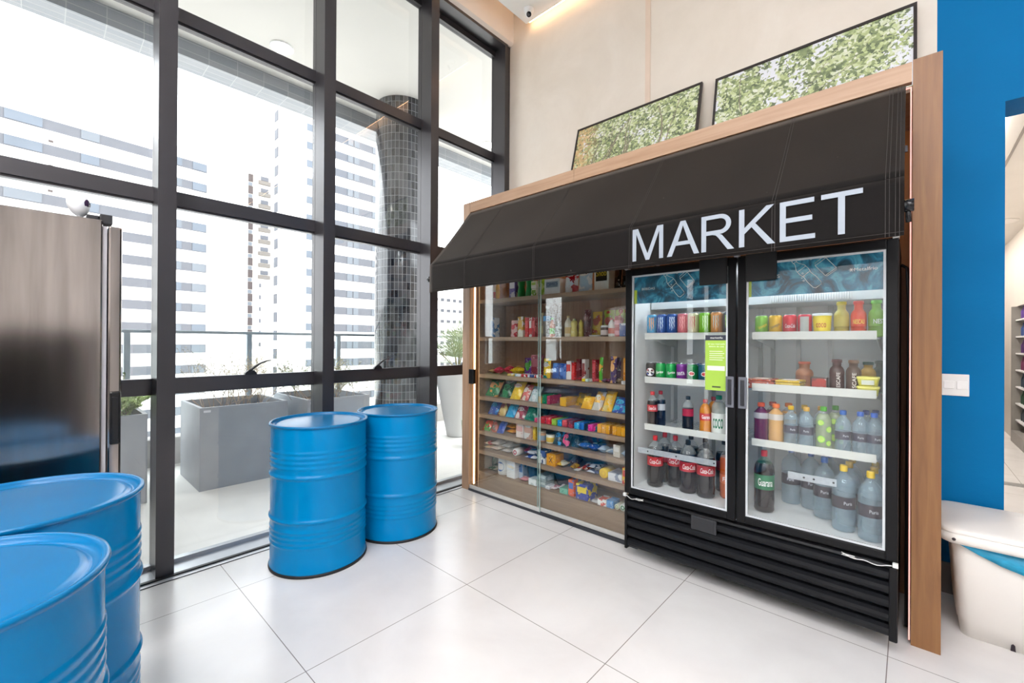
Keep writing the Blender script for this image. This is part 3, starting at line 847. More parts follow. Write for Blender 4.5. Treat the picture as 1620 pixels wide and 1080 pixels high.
for xs in (.625, 1.33, 2.042, 2.75, X0 + .02, X1 - .05, X1 - .02):
    for off in (-.006, .006):
        u = (xs + off - X0) / (X1 - X0)
        pts = [Vector(awp(u, k / 14)) + Vector((0, -.0035, .003)) for k in range(15)] if off * (1 if xs < 3 else 1) else []
        m.tube(pts, .0009, 4, caps=False)
        m.tube([(xs + off + ax, Y1 + ay - .0055 - .004 * w_, Z1 + az + (ZB - Z1) * w_) for w_ in (0, .5, 1)], .0009, 4, caps=False)
m.tube([(X0 + ax, Y1 + ay - .0085, ZB + az + .016), (X1 + ax, Y1 + ay - .0085, ZB + az + .016)], .0008, 4, caps=False)
m.build('stitching', SEAM, aw)
# M A R K E T lettering, bold grotesque capitals drawn as outlines
LW = mat('#a5adb7', .5, 0, .03, 20)
def letter(ch):
    s = .135
    if ch == 'M': return 1.02, [[(0, 0), (0, 1), (.19, 1), (.51, .2), (.83, 1), (1.02, 1), (1.02, 0), (.89, 0), (.89, .84), (.57, 0), (.45, 0), (.13, .84), (.13, 0)]]
    if ch == 'A': return .96, [[(0, 0), (.41, 1), (.56, 1), (.96, 0), (.81, 0), (.69, .30), (.64, .42), (.485, .87), (.34, .42), (.27, .30), (.15, 0)], [(.27, .30), (.69, .30), (.65, .41), (.31, .41)]]
    if ch == 'R':
        o_ = [(.50 + .30 * math.cos(q), .725 + .275 * math.sin(q)) for q in [PI / 2 - PI * k / 12 for k in range(13)]]
        i_ = [(.50 + .17 * math.cos(q), .725 + .160 * math.sin(q)) for q in [PI / 2 - PI * k / 12 for k in range(13)]]
        ring = [[o_[k], o_[k + 1], i_[k + 1], i_[k]] for k in range(12)]
        return .88, [[(0, 0), (0, 1), (.134, 1), (.134, 0)], [(.134, .885), (.134, 1), (.50, 1), (.50, .885)], [(.134, .45), (.134, .565), (.50, .565), (.50, .45)]] + ring + [[(.30, .451), (.50, .451), (.56, .42), (.88, 0), (.71, 0), (.47, .34), (.40, .42)]]
    if ch == 'K': return .87, [[(0, 0), (0, 1), (.135, 1), (.135, .5), (.66, 1), (.84, 1), (.40, .59), (.87, 0), (.69, 0), (.31, .50), (.135, .34), (.135, 0)]]
    if ch == 'E': return .76, [[(0, 0), (0, 1), (.74, 1), (.74, .882), (.135, .882), (.135, .575), (.70, .575), (.70, .458), (.135, .458), (.135, .118), (.76, .118), (.76, 0)]]
    if ch == 'T': return .80, [[(.333, 0), (.333, .882), (0, .882), (0, 1), (.80, 1), (.80, .882), (.468, .882), (.468, 0)]]
m = MB()
tot = sum(letter(c)[0] for c in 'MARKET') + .12 * 5
kx = (3.082 - 2.058) / tot; kz = .178; x = 2.058
for c in 'MARKET':
    w_, polys = letter(c)
    for poly in polys:
        tris = tessellate_polygon([[Vector((q[0], q[1], 0)) for q in poly]])
        m.add([(x + ax + q[0] * kx, Y1 + ay - .0105, 1.848 + az + q[1] * kz) for q in poly], [tuple(f) for f in tris])
    x += (w_ + (.06 if c in 'A' else .12 if c != 'K' else .10)) * kx
m.build('lettering', LW, vl)
m = MB(); m.tube([(X0 + ax + .005, Y1 + ay + .022, Z1 + az - .02), (X1 + ax - .005, Y1 + ay + .022, Z1 + az - .02)], .017, 14); m.build('front_bar', mat('#1b1a1b', .4, .3), aw)
m = MB(); m.tube([(X0 + ax + .01, -.715 + ay - .01, 2.575 + az), (X1 + ax - .005, -.715 + ay - .01, 2.575 + az)], .018, 14); m.build('roller', mat('#1b1a1b', .4, .3), aw)
for xa in (.25, 3.12):
    m = MB(); m.tube([(xa + ax, -.74 + ay, 2.2 + az), (xa + ax, -.96 + ay, 2.02 + az), (xa + ax, -1.17 + ay, 2.02 + az)], .013, 10); m.build('arm', mat('#1b1a1b', .4, .3), aw)
for xa, s_ in ((X0, -1), (X1, 1)):
    m = MB()
    m.tube([(xa + ax, -1.185 + ay, 1.93 + az), (xa + ax + s_ * .028, -1.185 + ay, 1.93 + az)], .024, 18)
    m.tube([(xa + ax + s_ * .01, -1.185 + ay, 1.92 + az), (xa + ax + s_ * .012, -1.17 + ay, 1.868 + az)], .009, 10)
    m.build('end_cap', mat('#101114', .25), aw)

# ------------------------------------------------------------------ framed foliage pictures leaning on the wall above the cabinet
def picture_mat(name, seed, warm):
    t = NT(name)
    v = t.obj((1, 1, 1), (seed, seed * 2, 0))
    dn = t.n('ShaderNodeTexNoise'); dn.inputs['Scale'].default_value = 28; dn.inputs['Detail'].default_value = 4; t.l(v, dn.inputs['Vector'])
    vm = t.n('ShaderNodeVectorMath', operation='SCALE'); t.l(dn.outputs['Color'], vm.inputs[0]); vm.inputs['Scale'].default_value = .05
    va = t.n('ShaderNodeVectorMath', operation='ADD'); t.l(v, va.inputs[0]); t.l(vm.outputs[0], va.inputs[1])
    vo = t.n('ShaderNodeTexVoronoi'); vo.inputs['Scale'].default_value = 62; t.l(va.outputs[0], vo.inputs['Vector'])
    sv = t.n('ShaderNodeSeparateColor'); t.l(vo.outputs['Color'], sv.inputs[0])
    big = t.noise(v, 5.5, 5, .6, .4)
    f = t.math('ADD', t.math('MULTIPLY', sv.outputs[0], .55), t.math('MULTIPLY', t.noise(v, 9, 4), .5))
    leaf = t.ramp(f, [(.22, lin('#56604c')), (.40, lin('#7d8c66')), (.52, lin('#a3b07a')), (.64, lin('#c6d19a')), (.80, lin('#e3e6d8'))])  # leaf inks paled to carry the glare haze over the prints
    s_ = t.math('ADD', big, t.math('MULTIPLY', sv.outputs[1], .16))
    lim = .70 if warm else .63
    c = t.mix(t.ramp(s_, [(lim, (0, 0, 0, 1)), (lim + .02, (1, 1, 1, 1))]), leaf, lin('#e6e8ee'))
    if warm:
        sx = t.n('ShaderNodeSeparateXYZ'); t.l(t.obj((1, 1, 1)), sx.inputs[0])
        g = t.math('MULTIPLY', t.math('SUBTRACT', -.30, sx.outputs[0]), 6.0)
        g = t.math('MULTIPLY', t.math('MAXIMUM', t.math('MINIMUM', g, 1), 0), t.ramp(sv.outputs[2], [(.35, (.1, .1, .1, 1)), (.5, (.7, .7, .7, 1))]))
        c = t.mix(g, c, lin('#e2b884'))
    t.l(c, t.b.inputs['Base Color']); t.b.inputs['Roughness'].default_value = .3; t.b.inputs['Specular IOR Level'].default_value = .6
    return t.m
def picture(label, x0, x1, hgt, ztop, ybot, ytop, mt):
    L = math.hypot(ytop - ybot, ztop - 2.613); tilt = math.atan2(ytop - ybot, ztop - 2.613)
    r = empty('framed_picture', ((x0 + x1) / 2, ybot, 2.613)); r.rotation_euler = (-tilt, 0, 0)
    tag(r, label, 'picture', 'framed tree photographs above the cabinet')
    w = (x1 - x0) / 2
    m = MB(); m.box(-w, w, 0, .022, 0, .018); m.box(-w, w, 0, .022, L - .018, L); m.box(-w, -w + .016, 0, .022, .018, L - .018); m.box(w - .016, w, 0, .022, .018, L - .018); m.build('frame', mat('#2b2322', .45, 0, .1), r)
    m = MB(); m.box(-w + .016, w - .016, .006, .012, .018, L - .018); pr = m.build('print', mt, r)
    rb = random.Random(label); m = MB()
    for k in range(11 if 'branches' in label else 6):
        x = (-.1 + rb.uniform(-.35, .5)) if 'branches' in label else rb.uniform(-.5, .5); z = .3; a = rb.uniform(-.25, .6) if 'branches' in label else rb.uniform(-1, 1); wd = rb.uniform(.004, .009) if 'branches' in label else rb.uniform(.002, .004)
        L_ = []
        for q in range(12):
            L_.append((x, z)); x += math.sin(a) * .045; z += math.cos(a) * .045; a += rb.uniform(-.16, .16)
        L_ = [q for q in L_ if abs(q[0]) < w - .03 and q[1] < L - .03]
        vs = []
        for q, (px_, pz_) in enumerate(L_): e = wd * (1 - .75 * q / 12); vs += [(px_ - e, .0055, pz_), (px_ + e, .0055, pz_)]
        if len(L_) > 2: m.add(vs, [(2 * q, 2 * q + 1, 2 * q + 3, 2 * q + 2) for q in range(len(L_) - 1)])
    m.build('printed_branches', mat('#8b8272', .4, 0, .1, 30), pr)
picture('framed print of autumn branches, the smaller left picture above the awning', .904, 2.037, .6, 3.39, -.255, -.05, picture_mat('branches_print', 3.1, True))
picture('framed print of a leafy canopy against sky, the right picture above the awning', 2.13, 3.236, .6, 3.375, -.20, -.04, picture_mat('canopy_print', 8.4, False))

# ------------------------------------------------------------------ white bin with blue liner
r = empty('waste_bin', (3.62, -.29, 0)); tag(r, 'large white plastic bin with blue liner beside the doorway', 'bin')
def rrect(a, b, z, rad, n=6):
    pts = []
    for cx_, cy_, a0 in ((a - rad, b - rad, 0), (-a + rad, b - rad, 90), (-a + rad, -b + rad, 180), (a - rad, -b + rad, 270)):
        for k in range(n + 1): an = R(a0 + 90 * k / n); pts.append((cx_ + rad * math.cos(an), cy_ + rad * math.sin(an), z))
    return pts
def loft(mb, rings, close=True, mi=0, smooth=True):
    n = len(rings[0]); vs = [p for r_ in rings for p in r_]; fs = []
    for i in range(len(rings) - 1):
        for k in range(n): k2 = (k + 1) % n; fs.append((i * n + k, i * n + k2, (i + 1) * n + k2, (i + 1) * n + k))
    if close: fs.append(tuple(range(n))[::-1])
    mb.add(vs, fs, mi, smooth)
WP = mat('#f0ebe4', .4, 0, .02, 4)
m = MB(); loft(m, [rrect(.225, .168, .0, .04), rrect(.232, .174, .075, .045), rrect(.238, .180, .08, .045), rrect(.262, .205, .46, .05), rrect(.262, .205, .5, .05)]); m.build('tub', WP, r)
m = MB(); loft(m, [rrect(.262, .205, .452, .05), rrect(.298, .248, .455, .06), rrect(.308, .258, .47, .065), rrect(.310, .260, .498, .065), rrect(.300, .250, .504, .06)], False); m.build('rim', WP, r)
m = MB(); loft(m, [rrect(.304, .254, .5045, .06), rrect(.306, .256, .516, .06), rrect(.296, .246, .526, .06), rrect(.276, .226, .532, .055), rrect(.20, .16, .546, .05), rrect(.08, .06, .552, .03)], False); m.add(rrect(.08, .06, .552, .03), [tuple(range(28))], 0, True); m.build('lid', WP, r)
bl = mat('#1f9bc4', .4, 0, .25, 12, .4)
m = MB(); vs = []; fs = []
for k in range(21):
    u = k / 20; xx = -.24 + .46 * u; dz = -.085 * math.sin(min(1, u * 1.15) * PI * .75) - .004
    for j_, zz in enumerate((.455, .455 + dz * .5, .455 + dz)):
        vs.append((xx, -.2115 - .006 * j_ - .003 * math.sin(u * 40 + j_), zz))
for k in range(20):
    for j_ in range(2): a = k * 3 + j_; fs.append((a, a + 3, a + 4, a + 1))
m.add(vs, fs, 0, True); o = m.build('liner_bag', bl, r); md = o.modifiers.new('thickness', 'SOLIDIFY'); md.thickness = .002
m = MB(); m.prism([(-.068, .0), (-.052, 0), (-.054, .026), (-.060, .032), (-.066, .026)], -.1735, -.167); m.build('slot', mat('#2a2028', .7), r)
m = MB(); m.tube([(-.255, -.2595, .478), (-.255, -.2625, .478)], .007, 14); m.build('hinge_hole', mat('#2a2028', .7), r)

# ------------------------------------------------------------------ double-door drinks fridge
fx, fy = 2.515, -.55
DF = empty('drinks_fridge', (fx, fy, 0)); tag(DF, 'black double glass door drinks fridge with louvred grille', 'fridge')
FBK = mat('#0f0f11', .4, 0, .08, 4, spec=.22)
FBG = mat('#151517', .3, 0, .08, 4)
LIN = mat('#e9eced', .4, 0, .015, 3)
def fb(x0, x1, y0, y1, z0, z1, mb=None, mi=0):
    mb = mb or MB(); mb.box(x0 - fx, x1 - fx, y0 - fy, y1 - fy, z0, z1, mi); return mb
XL, XR = 1.852, 3.174
m = fb(XL, XL + .03, -.84, -.22, .12, 1.875); fb(XR - .03, XR, -.84, -.22, .12, 1.875, m); fb(XL, XR, -.25, -.22, .12, 1.875, m); fb(XL, XR, -.84, -.22, 1.85, 1.875, m); fb(XL, XR, -.84, -.22, .12, .41, m)
m.build('casing', FBK, DF)
m = fb(XL + .03, XL + .04, -.838, -.26, .44, 1.85); fb(XR - .04, XR - .03, -.838, -.26, .44, 1.85, m); fb(XL + .03, XR - .03, -.26, -.25, .44, 1.85, m); fb(XL + .03, XR - .03, -.838, -.26, 1.835, 1.85, m); fb(XL + .03, XR - .03, -.838, -.26, .41, .462, m)
# back wall relief: three horizontal mouldings
for z in (.98, 1.32, 1.58): fb(XL + .05, XR - .05, -.264, -.259, z, z + .012, m)
m.build('liner', LIN, DF)
# slotted shelf rails
m = MB()
for x in (1.93, 2.2, 2.49, 2.56, 2.70, 2.86, 3.11):
    fb(x - .012, x + .012, -.27, -.262, .5, 1.66, m)
m.build('rack_rail', mat('#b9bec0', .35, .3, .05), DF)
m = MB(); fb(1.9, 3.13, -.62, -.27, 1.62, 1.80, m); m.v and None
m.build('evaporator_cover', mat('#dfe2e3', .4, 0, .02), DF)
m = MB()
for k in range(34): fb(2.62 + k * .011, 2.626 + k * .011, -.63, -.62, 1.628, 1.665, m)
m.build('vent_comb', mat('#f2f2f2', .4), DF)
m = MB(); fb(1.98, 3.05, -.70, -.66, 1.80, 1.82, m); m.build('interior_light', emit('#f6fbff', 14, 'fridge_light'), DF)
SHZ = (1.425, 1.142, .838)
def wire_shelf(x0, x1, z):
    m = MB()
    n = 26
    for k in range(n + 1):
        x = x0 + (x1 - x0) * k / n; m.tube([(x - fx, -.775 - fy, z - .003), (x - fx, -.30 - fy, z - .003)], .0022, 5)
    for y in (-.76, -.62, -.46, -.31): m.tube([(x0 - fx, y - fy, z - .007), (x1 - fx, y - fy, z - .007)], .003, 6)
    s = m.build('shelf', mat('#f0f1f1', .35, 0, .02), DF)
    m = MB(); m.prism([(-.775 - fy, z - .012), (-.785 - fy, z - .010), (-.79 - fy, z + .030), (-.786 - fy, z + .031), (-.779 - fy, z - .004)], x0 - fx, x1 - fx, plane='yz')
    m.build('price_rail', mat('#d9dbd6', .3, 0, .02), s)
    m = MB()
    for xb in (x0 + .002, x1 - .006):
        m.prism([(-.74 - fy, z - .008), (-.27 - fy, z - .008), (-.27 - fy, z - .07)], xb - fx, xb + .003 - fx, plane='yz')
    m.build('bracket', mat('#d4d8d8', .35, .3), s)
for z in SHZ:
    wire_shelf(1.935, 2.50, z); wire_shelf(2.565, 3.095, z)
# clear bottle guards on the bottom tier
CLR = pet('#e8eef4', .42)
for (x0, x1, z, y) in ((1.90, 2.387, .695, -.812), (2.747, 2.95, .715, -.842)):
    m = MB(); m.rbox(x0 - fx, x1 - fx, y - fy, y + .003 - fy, z - .018, z + .018, .001); g = m.build('bottle_guard', CLR, DF)
    m = MB()
    for xx in (x0 + .07, (x0 + x1) / 2 + .01, x1 - .012): m.tube([(xx - fx, y - .001 - fy, z), (xx - fx, y + .02 - fy, z)], .005, 8)
    m.build('clip', mat('#1a1a1c', .4), g)
# doors
FG = pane('fridge_glass', (.975, .985, .98, 1), 1.5, 0, 1.0)
def door(x0, x1, side):
    z0, z1 = .424, 1.862; w = .042
    m = MB()
    b = .005
    m.rbox(x0 - fx, x0 + w - fx, -.893 - fy, -.845 - fy, z0, z1, b); m.rbox(x1 - w - fx, x1 - fx, -.893 - fy, -.845 - fy, z0, z1, b)
    m.rbox(x0 + w - fx - .002, x1 - w - fx + .002, -.892 - fy, -.845 - fy, z0, z0 + .038, b); m.rbox(x0 + w - fx - .002, x1 - w - fx + .002, -.892 - fy, -.845 - fy, z1 - .042, z1, b)
    d = m.build('door', FBK, DF)
    m = MB(); m.box(x0 + w - fx, x1 - w - fx, -.880 - fy, -.874 - fy, z0 + .038, z1 - .042); g = m.build('glass', FG, d)
    m = MB(); a0, a1, c0, c1 = x0 + w - fx, x1 - w - fx, z0 + .038, z1 - .042; e = .010
    for q in ((a0, a1, c0, c0 + e), (a0, a1, c1 - e, c1), (a0, a0 + e, c0 + e, c1 - e), (a1 - e, a1, c0 + e, c1 - e)): m.box(q[0], q[1], -.884 - fy, -.880 - fy, q[2], q[3])
    m.build('trim', mat('#cfd3d5', .35, 0), d)
    # handle: grey pull with a rounded slot look
    hx = x1 - .028 if side == 'L' else x0 + .028
    m = MB(); m.rbox(hx - .021 - fx, hx + .021 - fx, -.899 - fy, -.892 - fy, 1.04, 1.21, .003); h = m.build('handle', mat('#6e7078', .4, .1, .04), d)
    m = MB(); m.rbox(hx - .010 - fx, hx + .010 - fx, -.906 - fy, -.898 - fy, 1.055, 1.195, .003); m.build('grip', mat('#2c2d31', .35), h)
    return d
dL = door(1.850, 2.510, 'L'); dR = door(2.518, 3.173, 'R')
# iced banner behind each door, lit from inside
t = NT('iced_banner_print')
v = t.obj((1, 1, 1))
n1 = t.noise(v, 9, 7, .62, 1.4)
c = t.ramp(n1, [(.30, lin('#0a2633')), (.42, lin('#12485f')), (.52, lin('#1f7292')), (.60, lin('#4fa2ba')), (.70, lin('#165a77'))])
t.l(c, t.b.inputs['Base Color']); t.l(c, t.b.inputs['Emission Color']); t.b.inputs['Emission Strength'].default_value = .08; t.b.inputs['Roughness'].default_value = .4
BAN = t.m
LINEW = mat('#e2e6e4', .5)
def poly_line(mb, pts, r=.0016, closed=False, y=0):
    p = [(a, y, b) for a, b in pts]
    if closed: p.append(p[0])
    mb.tube(p, r, 5)
def outline_art(mb, cx_, cz, s, y):
    """bottle and can drawn in thin lines, tilted"""
    def T(px, pz, ang, ox_, oz_):
        c_, s_ = math.cos(ang), math.sin(ang); return (cx_ + (ox_ + px * c_ - pz * s_) * s, cz + (oz_ + px * s_ + pz * c_) * s)
    ang = R(38)
    prof = [(-.07, 1.02), (-.07, .9), (-.06, .86), (-.08, .78), (-.19, .58), (-.20, .35), (-.16, .15), (-.19, -.1), (-.18, -.42), (-.12, -.5)]
    body = [T(a, b, ang, -.15, 0) for a, b in prof]; body2 = [T(-a, b, ang, -.15, 0) for a, b in prof]
    poly_line(mb, body + body2[::-1], y=y, closed=True)
    for zz in (.9, .5, .22): poly_line(mb, [T(-.07 if zz == .9 else -.19, zz, ang, -.15, 0), T(.07 if zz == .9 else .19, zz, ang, -.15, 0)], y=y)
    can = [(-.2, -.32), (-.24, -.26), (-.24, .32), (-.18, .42), (.18, .42), (.24, .32), (.24, -.26), (.2, -.32)]
    poly_line(mb, [T(a, b, R(38), .42, .38) for a, b in can], y=y, closed=True)
    for zz in (.32, -.26): poly_line(mb, [T(-.24, zz, R(38), .42, .38), T(.24, zz, R(38), .42, .38)], y=y)
    for (a, b, rr) in ((-.42, .2, .03), (-.36, .08, .022), (-.45, 0, .018), (-.38, -.12, .03), (-.12, .78, .025), (-.05, .86, .015)):
        poly_line(mb, [(cx_ + (a + rr * math.cos(q_)) * s, cz + (b + rr * math.sin(q_)) * s) for q_ in [2 * PI * k / 10 for k in range(10)]], .001, True, y)
for (x0, x1, d, ac) in ((1.9, 2.462, dL, 2.19), (2.562, 3.128, dR, 2.86)):
    m = MB(); m.box(x0 - fx, x1 - fx, -.866 - fy, -.862 - fy, 1.642, 1.822); b_ = m.build('banner', BAN, d)
    m = MB(); m.box(x0 - fx + .0, x0 - fx + .018, -.868 - fy, -.866 - fy, 1.642, 1.73); m.build('lime_edge', mat('#b9cf3c', .5), b_)
    m = MB(); outline_art(m, ac - fx, 1.722, .115, -.868 - fy)
    m.build('line_drawing', LINEW, b_)
m = MB(); put_text(m, 'Metalfrio', .085, .016, (3.058 - fx, -.869 - fy, 1.742)); 
for k in range(3): 
    a = PI * k / 3; m.box(-.009, .009, -.0005, .0005, -.0012, .0012, xf=Matrix.Translation((3.005 - fx, -.869 - fy, 1.742)) @ Matrix.Rotation(a, 4, 'Y'))
m.build('lettering', LINEW, dR)
m = MB(); put_text(m, 'BEBIDAS', .085, .015, (1.995 - fx, -.869 - fy, 1.733)); m.build('lettering', LINEW, dL)
m = MB(); put_text(m, 'S', .012, .018, (2.706 - fx, -.869 - fy, 1.742)); m.build('lettering', LINEW, dR)
# black closer boxes at the inner top corners
for (x0, x1, d) in ((2.318, 2.466, dL), (2.56, 2.704, dR)):
    m = MB(); m.rbox(x0 - fx, x1 - fx, -.905 - fy, -.885 - fy, 1.722, 1.868, .004); m.build('sensor_box', mat('#141415', .6), d)
# lime sticker (its code square is left plain)
m = MB(); m.box(2.347 - fx, 2.466 - fx, -.8815 - fy, -.8803 - fy, 1.126, 1.437); st = m.build('sticker', mat('#a4c94a', .5, 0, .03), dL)
m = MB(); m.box(2.347 - fx, 2.466 - fx, -.8825 - fy, -.8815 - fy, 1.408, 1.437); m.build('sticker_header', mat('#2d3040', .5), st)
m = MB(); put_text(m, 'market4u', .065, .012, (2.407 - fx, -.883 - fy, 1.423)); m.build('lettering', mat('#f0f2e8', .5), st)
m = MB(); put_text(m, 'O seu mercado', .09, .009, (2.407 - fx, -.8822 - fy, 1.388)); put_text(m, 'dentro de casa', .08, .009, (2.407 - fx, -.8822 - fy, 1.374))
for k in range(5): m.box(2.37 - fx, (2.45 if k % 2 else 2.44) - fx, -.8822 - fy, -.8818 - fy, 1.345 - k * .012, 1.348 - k * .012)
m.rbox(2.358 - fx, 2.452 - fx, -.8826 - fy, -.8818 - fy, 1.238, 1.264, .0003)
m.build('sticker_print', mat('#eef2dc', .5), st)
m = MB(); m.rbox(2.385 - fx, 2.43 - fx, -.8826 - fy, -.8816 - fy, 1.142, 1.150, .0003); m.build('sticker_footer', mat('#3c4430', .5), st)
# grille
def lv():
    m = MB()
    for k in range(5):
        zc = .352 - k * .063
        pf = [(-.850, zc + .030), (-.872, zc + .030), (-.889, zc + .020), (-.892, zc + .006), (-.884, zc - .012), (-.868, zc - .022), (-.850, zc - .018)]
        m.prism([(a - fy, b) for a, b in pf], XL + .014 - fx, XR - .020 - fx, plane='yz')
    return m
m = lv(); gr = m.build('grille', mat('#16171a', .42, 0, .05, 6, spec=.22), DF)
m = fb(XL + .01, XR - .01, -.85, -.84, .075, .41); m.build('grille_back', mat('#08080a', .8), DF)
m = MB(); m.rbox(XL - fx, XL + .018 - fx, -.895 - fy, -.84 - fy, .066, .388, .004); m.rbox(XR - .03 - fx, XR - fx, -.899 - fy, -.84 - fy, .07, .40, .006)
m.prism([(-.84 - fy, .386), (-.88 - fy, .386), (-.892 - fy, .396), (-.885 - fy, .405), (-.84 - fy, .405)], XL + .01 - fx, XR - .02 - fx, plane='yz'); m.build('grille_frame', FBK, DF)
m = MB(); m.rbox(2.275 - fx, 2.415 - fx, -.898 - fy, -.885 - fy, .315, .395, .005); pl = m.build('name_plate_recess', mat('#2c2d30', .45), gr)
m = MB(); m.rbox(2.288 - fx, 2.402 - fx, -.9 - fy, -.897 - fy, .325, .385, .001); m.build('plate_face', mat('#242528', .35), pl)
for x in (XL + .08, XR - .08):
    for y in (-.66, -.30): m = MB(); m.tube([(x - fx, y - fy, 0), (x - fx, y - fy, .125)], .022, 14); m.build('foot', RUB, DF)
# white heater cables and hinges under the doors
for (x0, x1, xh) in ((1.862, 1.985, 1.858), (3.168, 2.975, 3.166)):
    m = MB(); s_ = 1 if x1 > x0 else -1
    pts = [(x0 - fx + (x1 - x0) * u, -.9 - fy - .002 * math.sin(u * 9), .409 - .012 * math.sin(u * PI) + (.004 * math.sin(u * 14))) for u in [k / 12 for k in range(13)]]
    m.tube(pts, .0022, 6)
    m.tube([(x1 - fx - s_ * .055, -.902 - fy, .400), (x1 - fx, -.902 - fy, .402), (x1 - fx - s_ * .01, -.902 - fy, .408), (x1 - fx - s_ * .05, -.902 - fy, .407)], .0022, 6)
    m.rbox(xh - .010 - fx, xh + .010 - fx, -.91 - fy, -.89 - fy, .405, .425, .003)
    m.build('door_cable', mat('#dcdcd8', .4), DF)
for xh in (1.858, 2.512, 3.164):
    m = MB(); m.rbox(xh - .012 - fx, xh + .012 - fx, -.9 - fy, -.86 - fy, 1.862, 1.882, .003); m.build('hinge', mat('#b0b0ae', .3, .6), DF)
m = MB(); m.tube([(3.18 - fx, -.60 - fy, 1.78), (3.2 - fx, -.62 - fy, 1.76), (3.205 - fx, -.63 - fy, 1.6), (3.203 - fx, -.62 - fy, 1.0), (3.2 - fx, -.6 - fy, .02)], .007, 8); m.build('power_cord', mat('#0c0c0d', .5), DF)

# ------------------------------------------------------------------ products: builders
METAL = mat('#c9ccd0', .25, .9, .04)
def can(loc, h, r, c1, c2, label, cat='can', group=None, txt=None, tcol='#ffffff', claw=None, art=None, name='soda_can', slim=False):
    root = empty(name, loc, R(14 + 9 * math.sin(loc[0] * 61 + loc[1] * 17)))
    tag(root, label, cat, group)
    k = r * .80
    m = MB(); m.lathe([(k * .9, 0), (k, .003), (r, .012), (r, h - .016), (r * .93, h - .008), (k * 1.02, h - .003)], 28, cap=False); m.build('body', mat(c1, .25, .25, .05, 30, coat=.2), root)
    m = MB(); m.lathe([(k * 1.02, h - .003), (k * 1.03, h), (k * .97, h), (k * .95, h - .004), (0, h - .004)], 28); m.lathe([(k * .86, .002), (k * .9, 0)], 28, cap=False)
    m.box(-.006, .006, -.012, .010, h - .004, h - .0025); m.build('lid', METAL, root)
    if claw:
        m = MB()
        for j_, off in enumerate((-.012, 0, .012)):
            z1 = h * .86; z0 = h * (.30 if j_ == 1 else .36)
            pts = []
            for q_ in range(9):
                zz = z1 + (z0 - z1) * q_ / 8; a = (off + .0016 * math.sin(q_ * 2.1 + j_)) / r
                pts.append(((r + .0006) * math.sin(a), -(r + .0006) * math.cos(a), zz))
            wd = [.0032, .0028, .0024, .0030, .0022, .0026, .0020, .0014, .0004]
            vs = []; fs = []
            for p, w_ in zip(pts, wd):
                a = math.atan2(p[0], -p[1]); 
                for s_ in (-1, 1): aa = a + s_ * w_ / r; vs.append(((r + .0006) * math.sin(aa), -(r + .0006) * math.cos(aa), p[2]))
            for q_ in range(8): fs.append((2 * q_, 2 * q_ + 1, 2 * q_ + 3, 2 * q_ + 2))
            m.add(vs, fs)
        m.build('claw_emblem', mat(claw, .3), root)
    if c2:
        m = MB(); band(m, r + .0004, h * .10, h * .19); m.build('base_band', mat(c2, .3), root)
    if art == 'globe':
        m = MB(); patch(m, r + .0005, h * .5, .026, .026); m.build('emblem_disc', mat('#f0f0f4', .3), root)
        m = MB(); vs = []
        for sgn, col in ((1, '#d8203c'), (-1, '#1c3cb0')):
            mm = MB(); pts = [(-.023 + .046 * q_ / 8, sgn * (.0085 + .0012 * math.sin(q_ * .8))) for q_ in range(9)] + [(.0245 * math.cos(a), sgn * .0245 * math.sin(a)) for a in [R(22) + (PI - R(44)) * q_ / 10 for q_ in range(11)]]
            mm.add([((r + .0009) * math.sin(x / r), -(r + .0009) * math.cos(x / r), h * .5 + z) for x, z in pts], [tuple(q_) for q_ in tessellate_polygon([[Vector((x, z, 0)) for x, z in pts]])]); mm.build('emblem_half', mat(col, .3), root)
    if art == 'oval':
        m = MB(); patch(m, r + .0005, h * .52, .018, .014); m.build('emblem_oval', mat('#f2ece8', .3), root)
        m = MB(); patch(m, r + .0008, h * .52, .013, .010); m.build('emblem_fruit', mat('#c8242c', .3), root)
    if txt:
        m = MB(); put_text(m, txt, min(.048, r * 1.5), h * (.17 if txt != 'PEPSI' else .10), (0, 0, h * .5), r + .0015, shear=.25 if txt in ('Coca-Cola', 'Sprite') else 0, bold=.01, ang=.1 if txt in ('Sprite', 'FANTA') else .5 if txt == 'Schweppes' else 0)
        m.build('lettering', mat(tcol, .3), root)
    return root

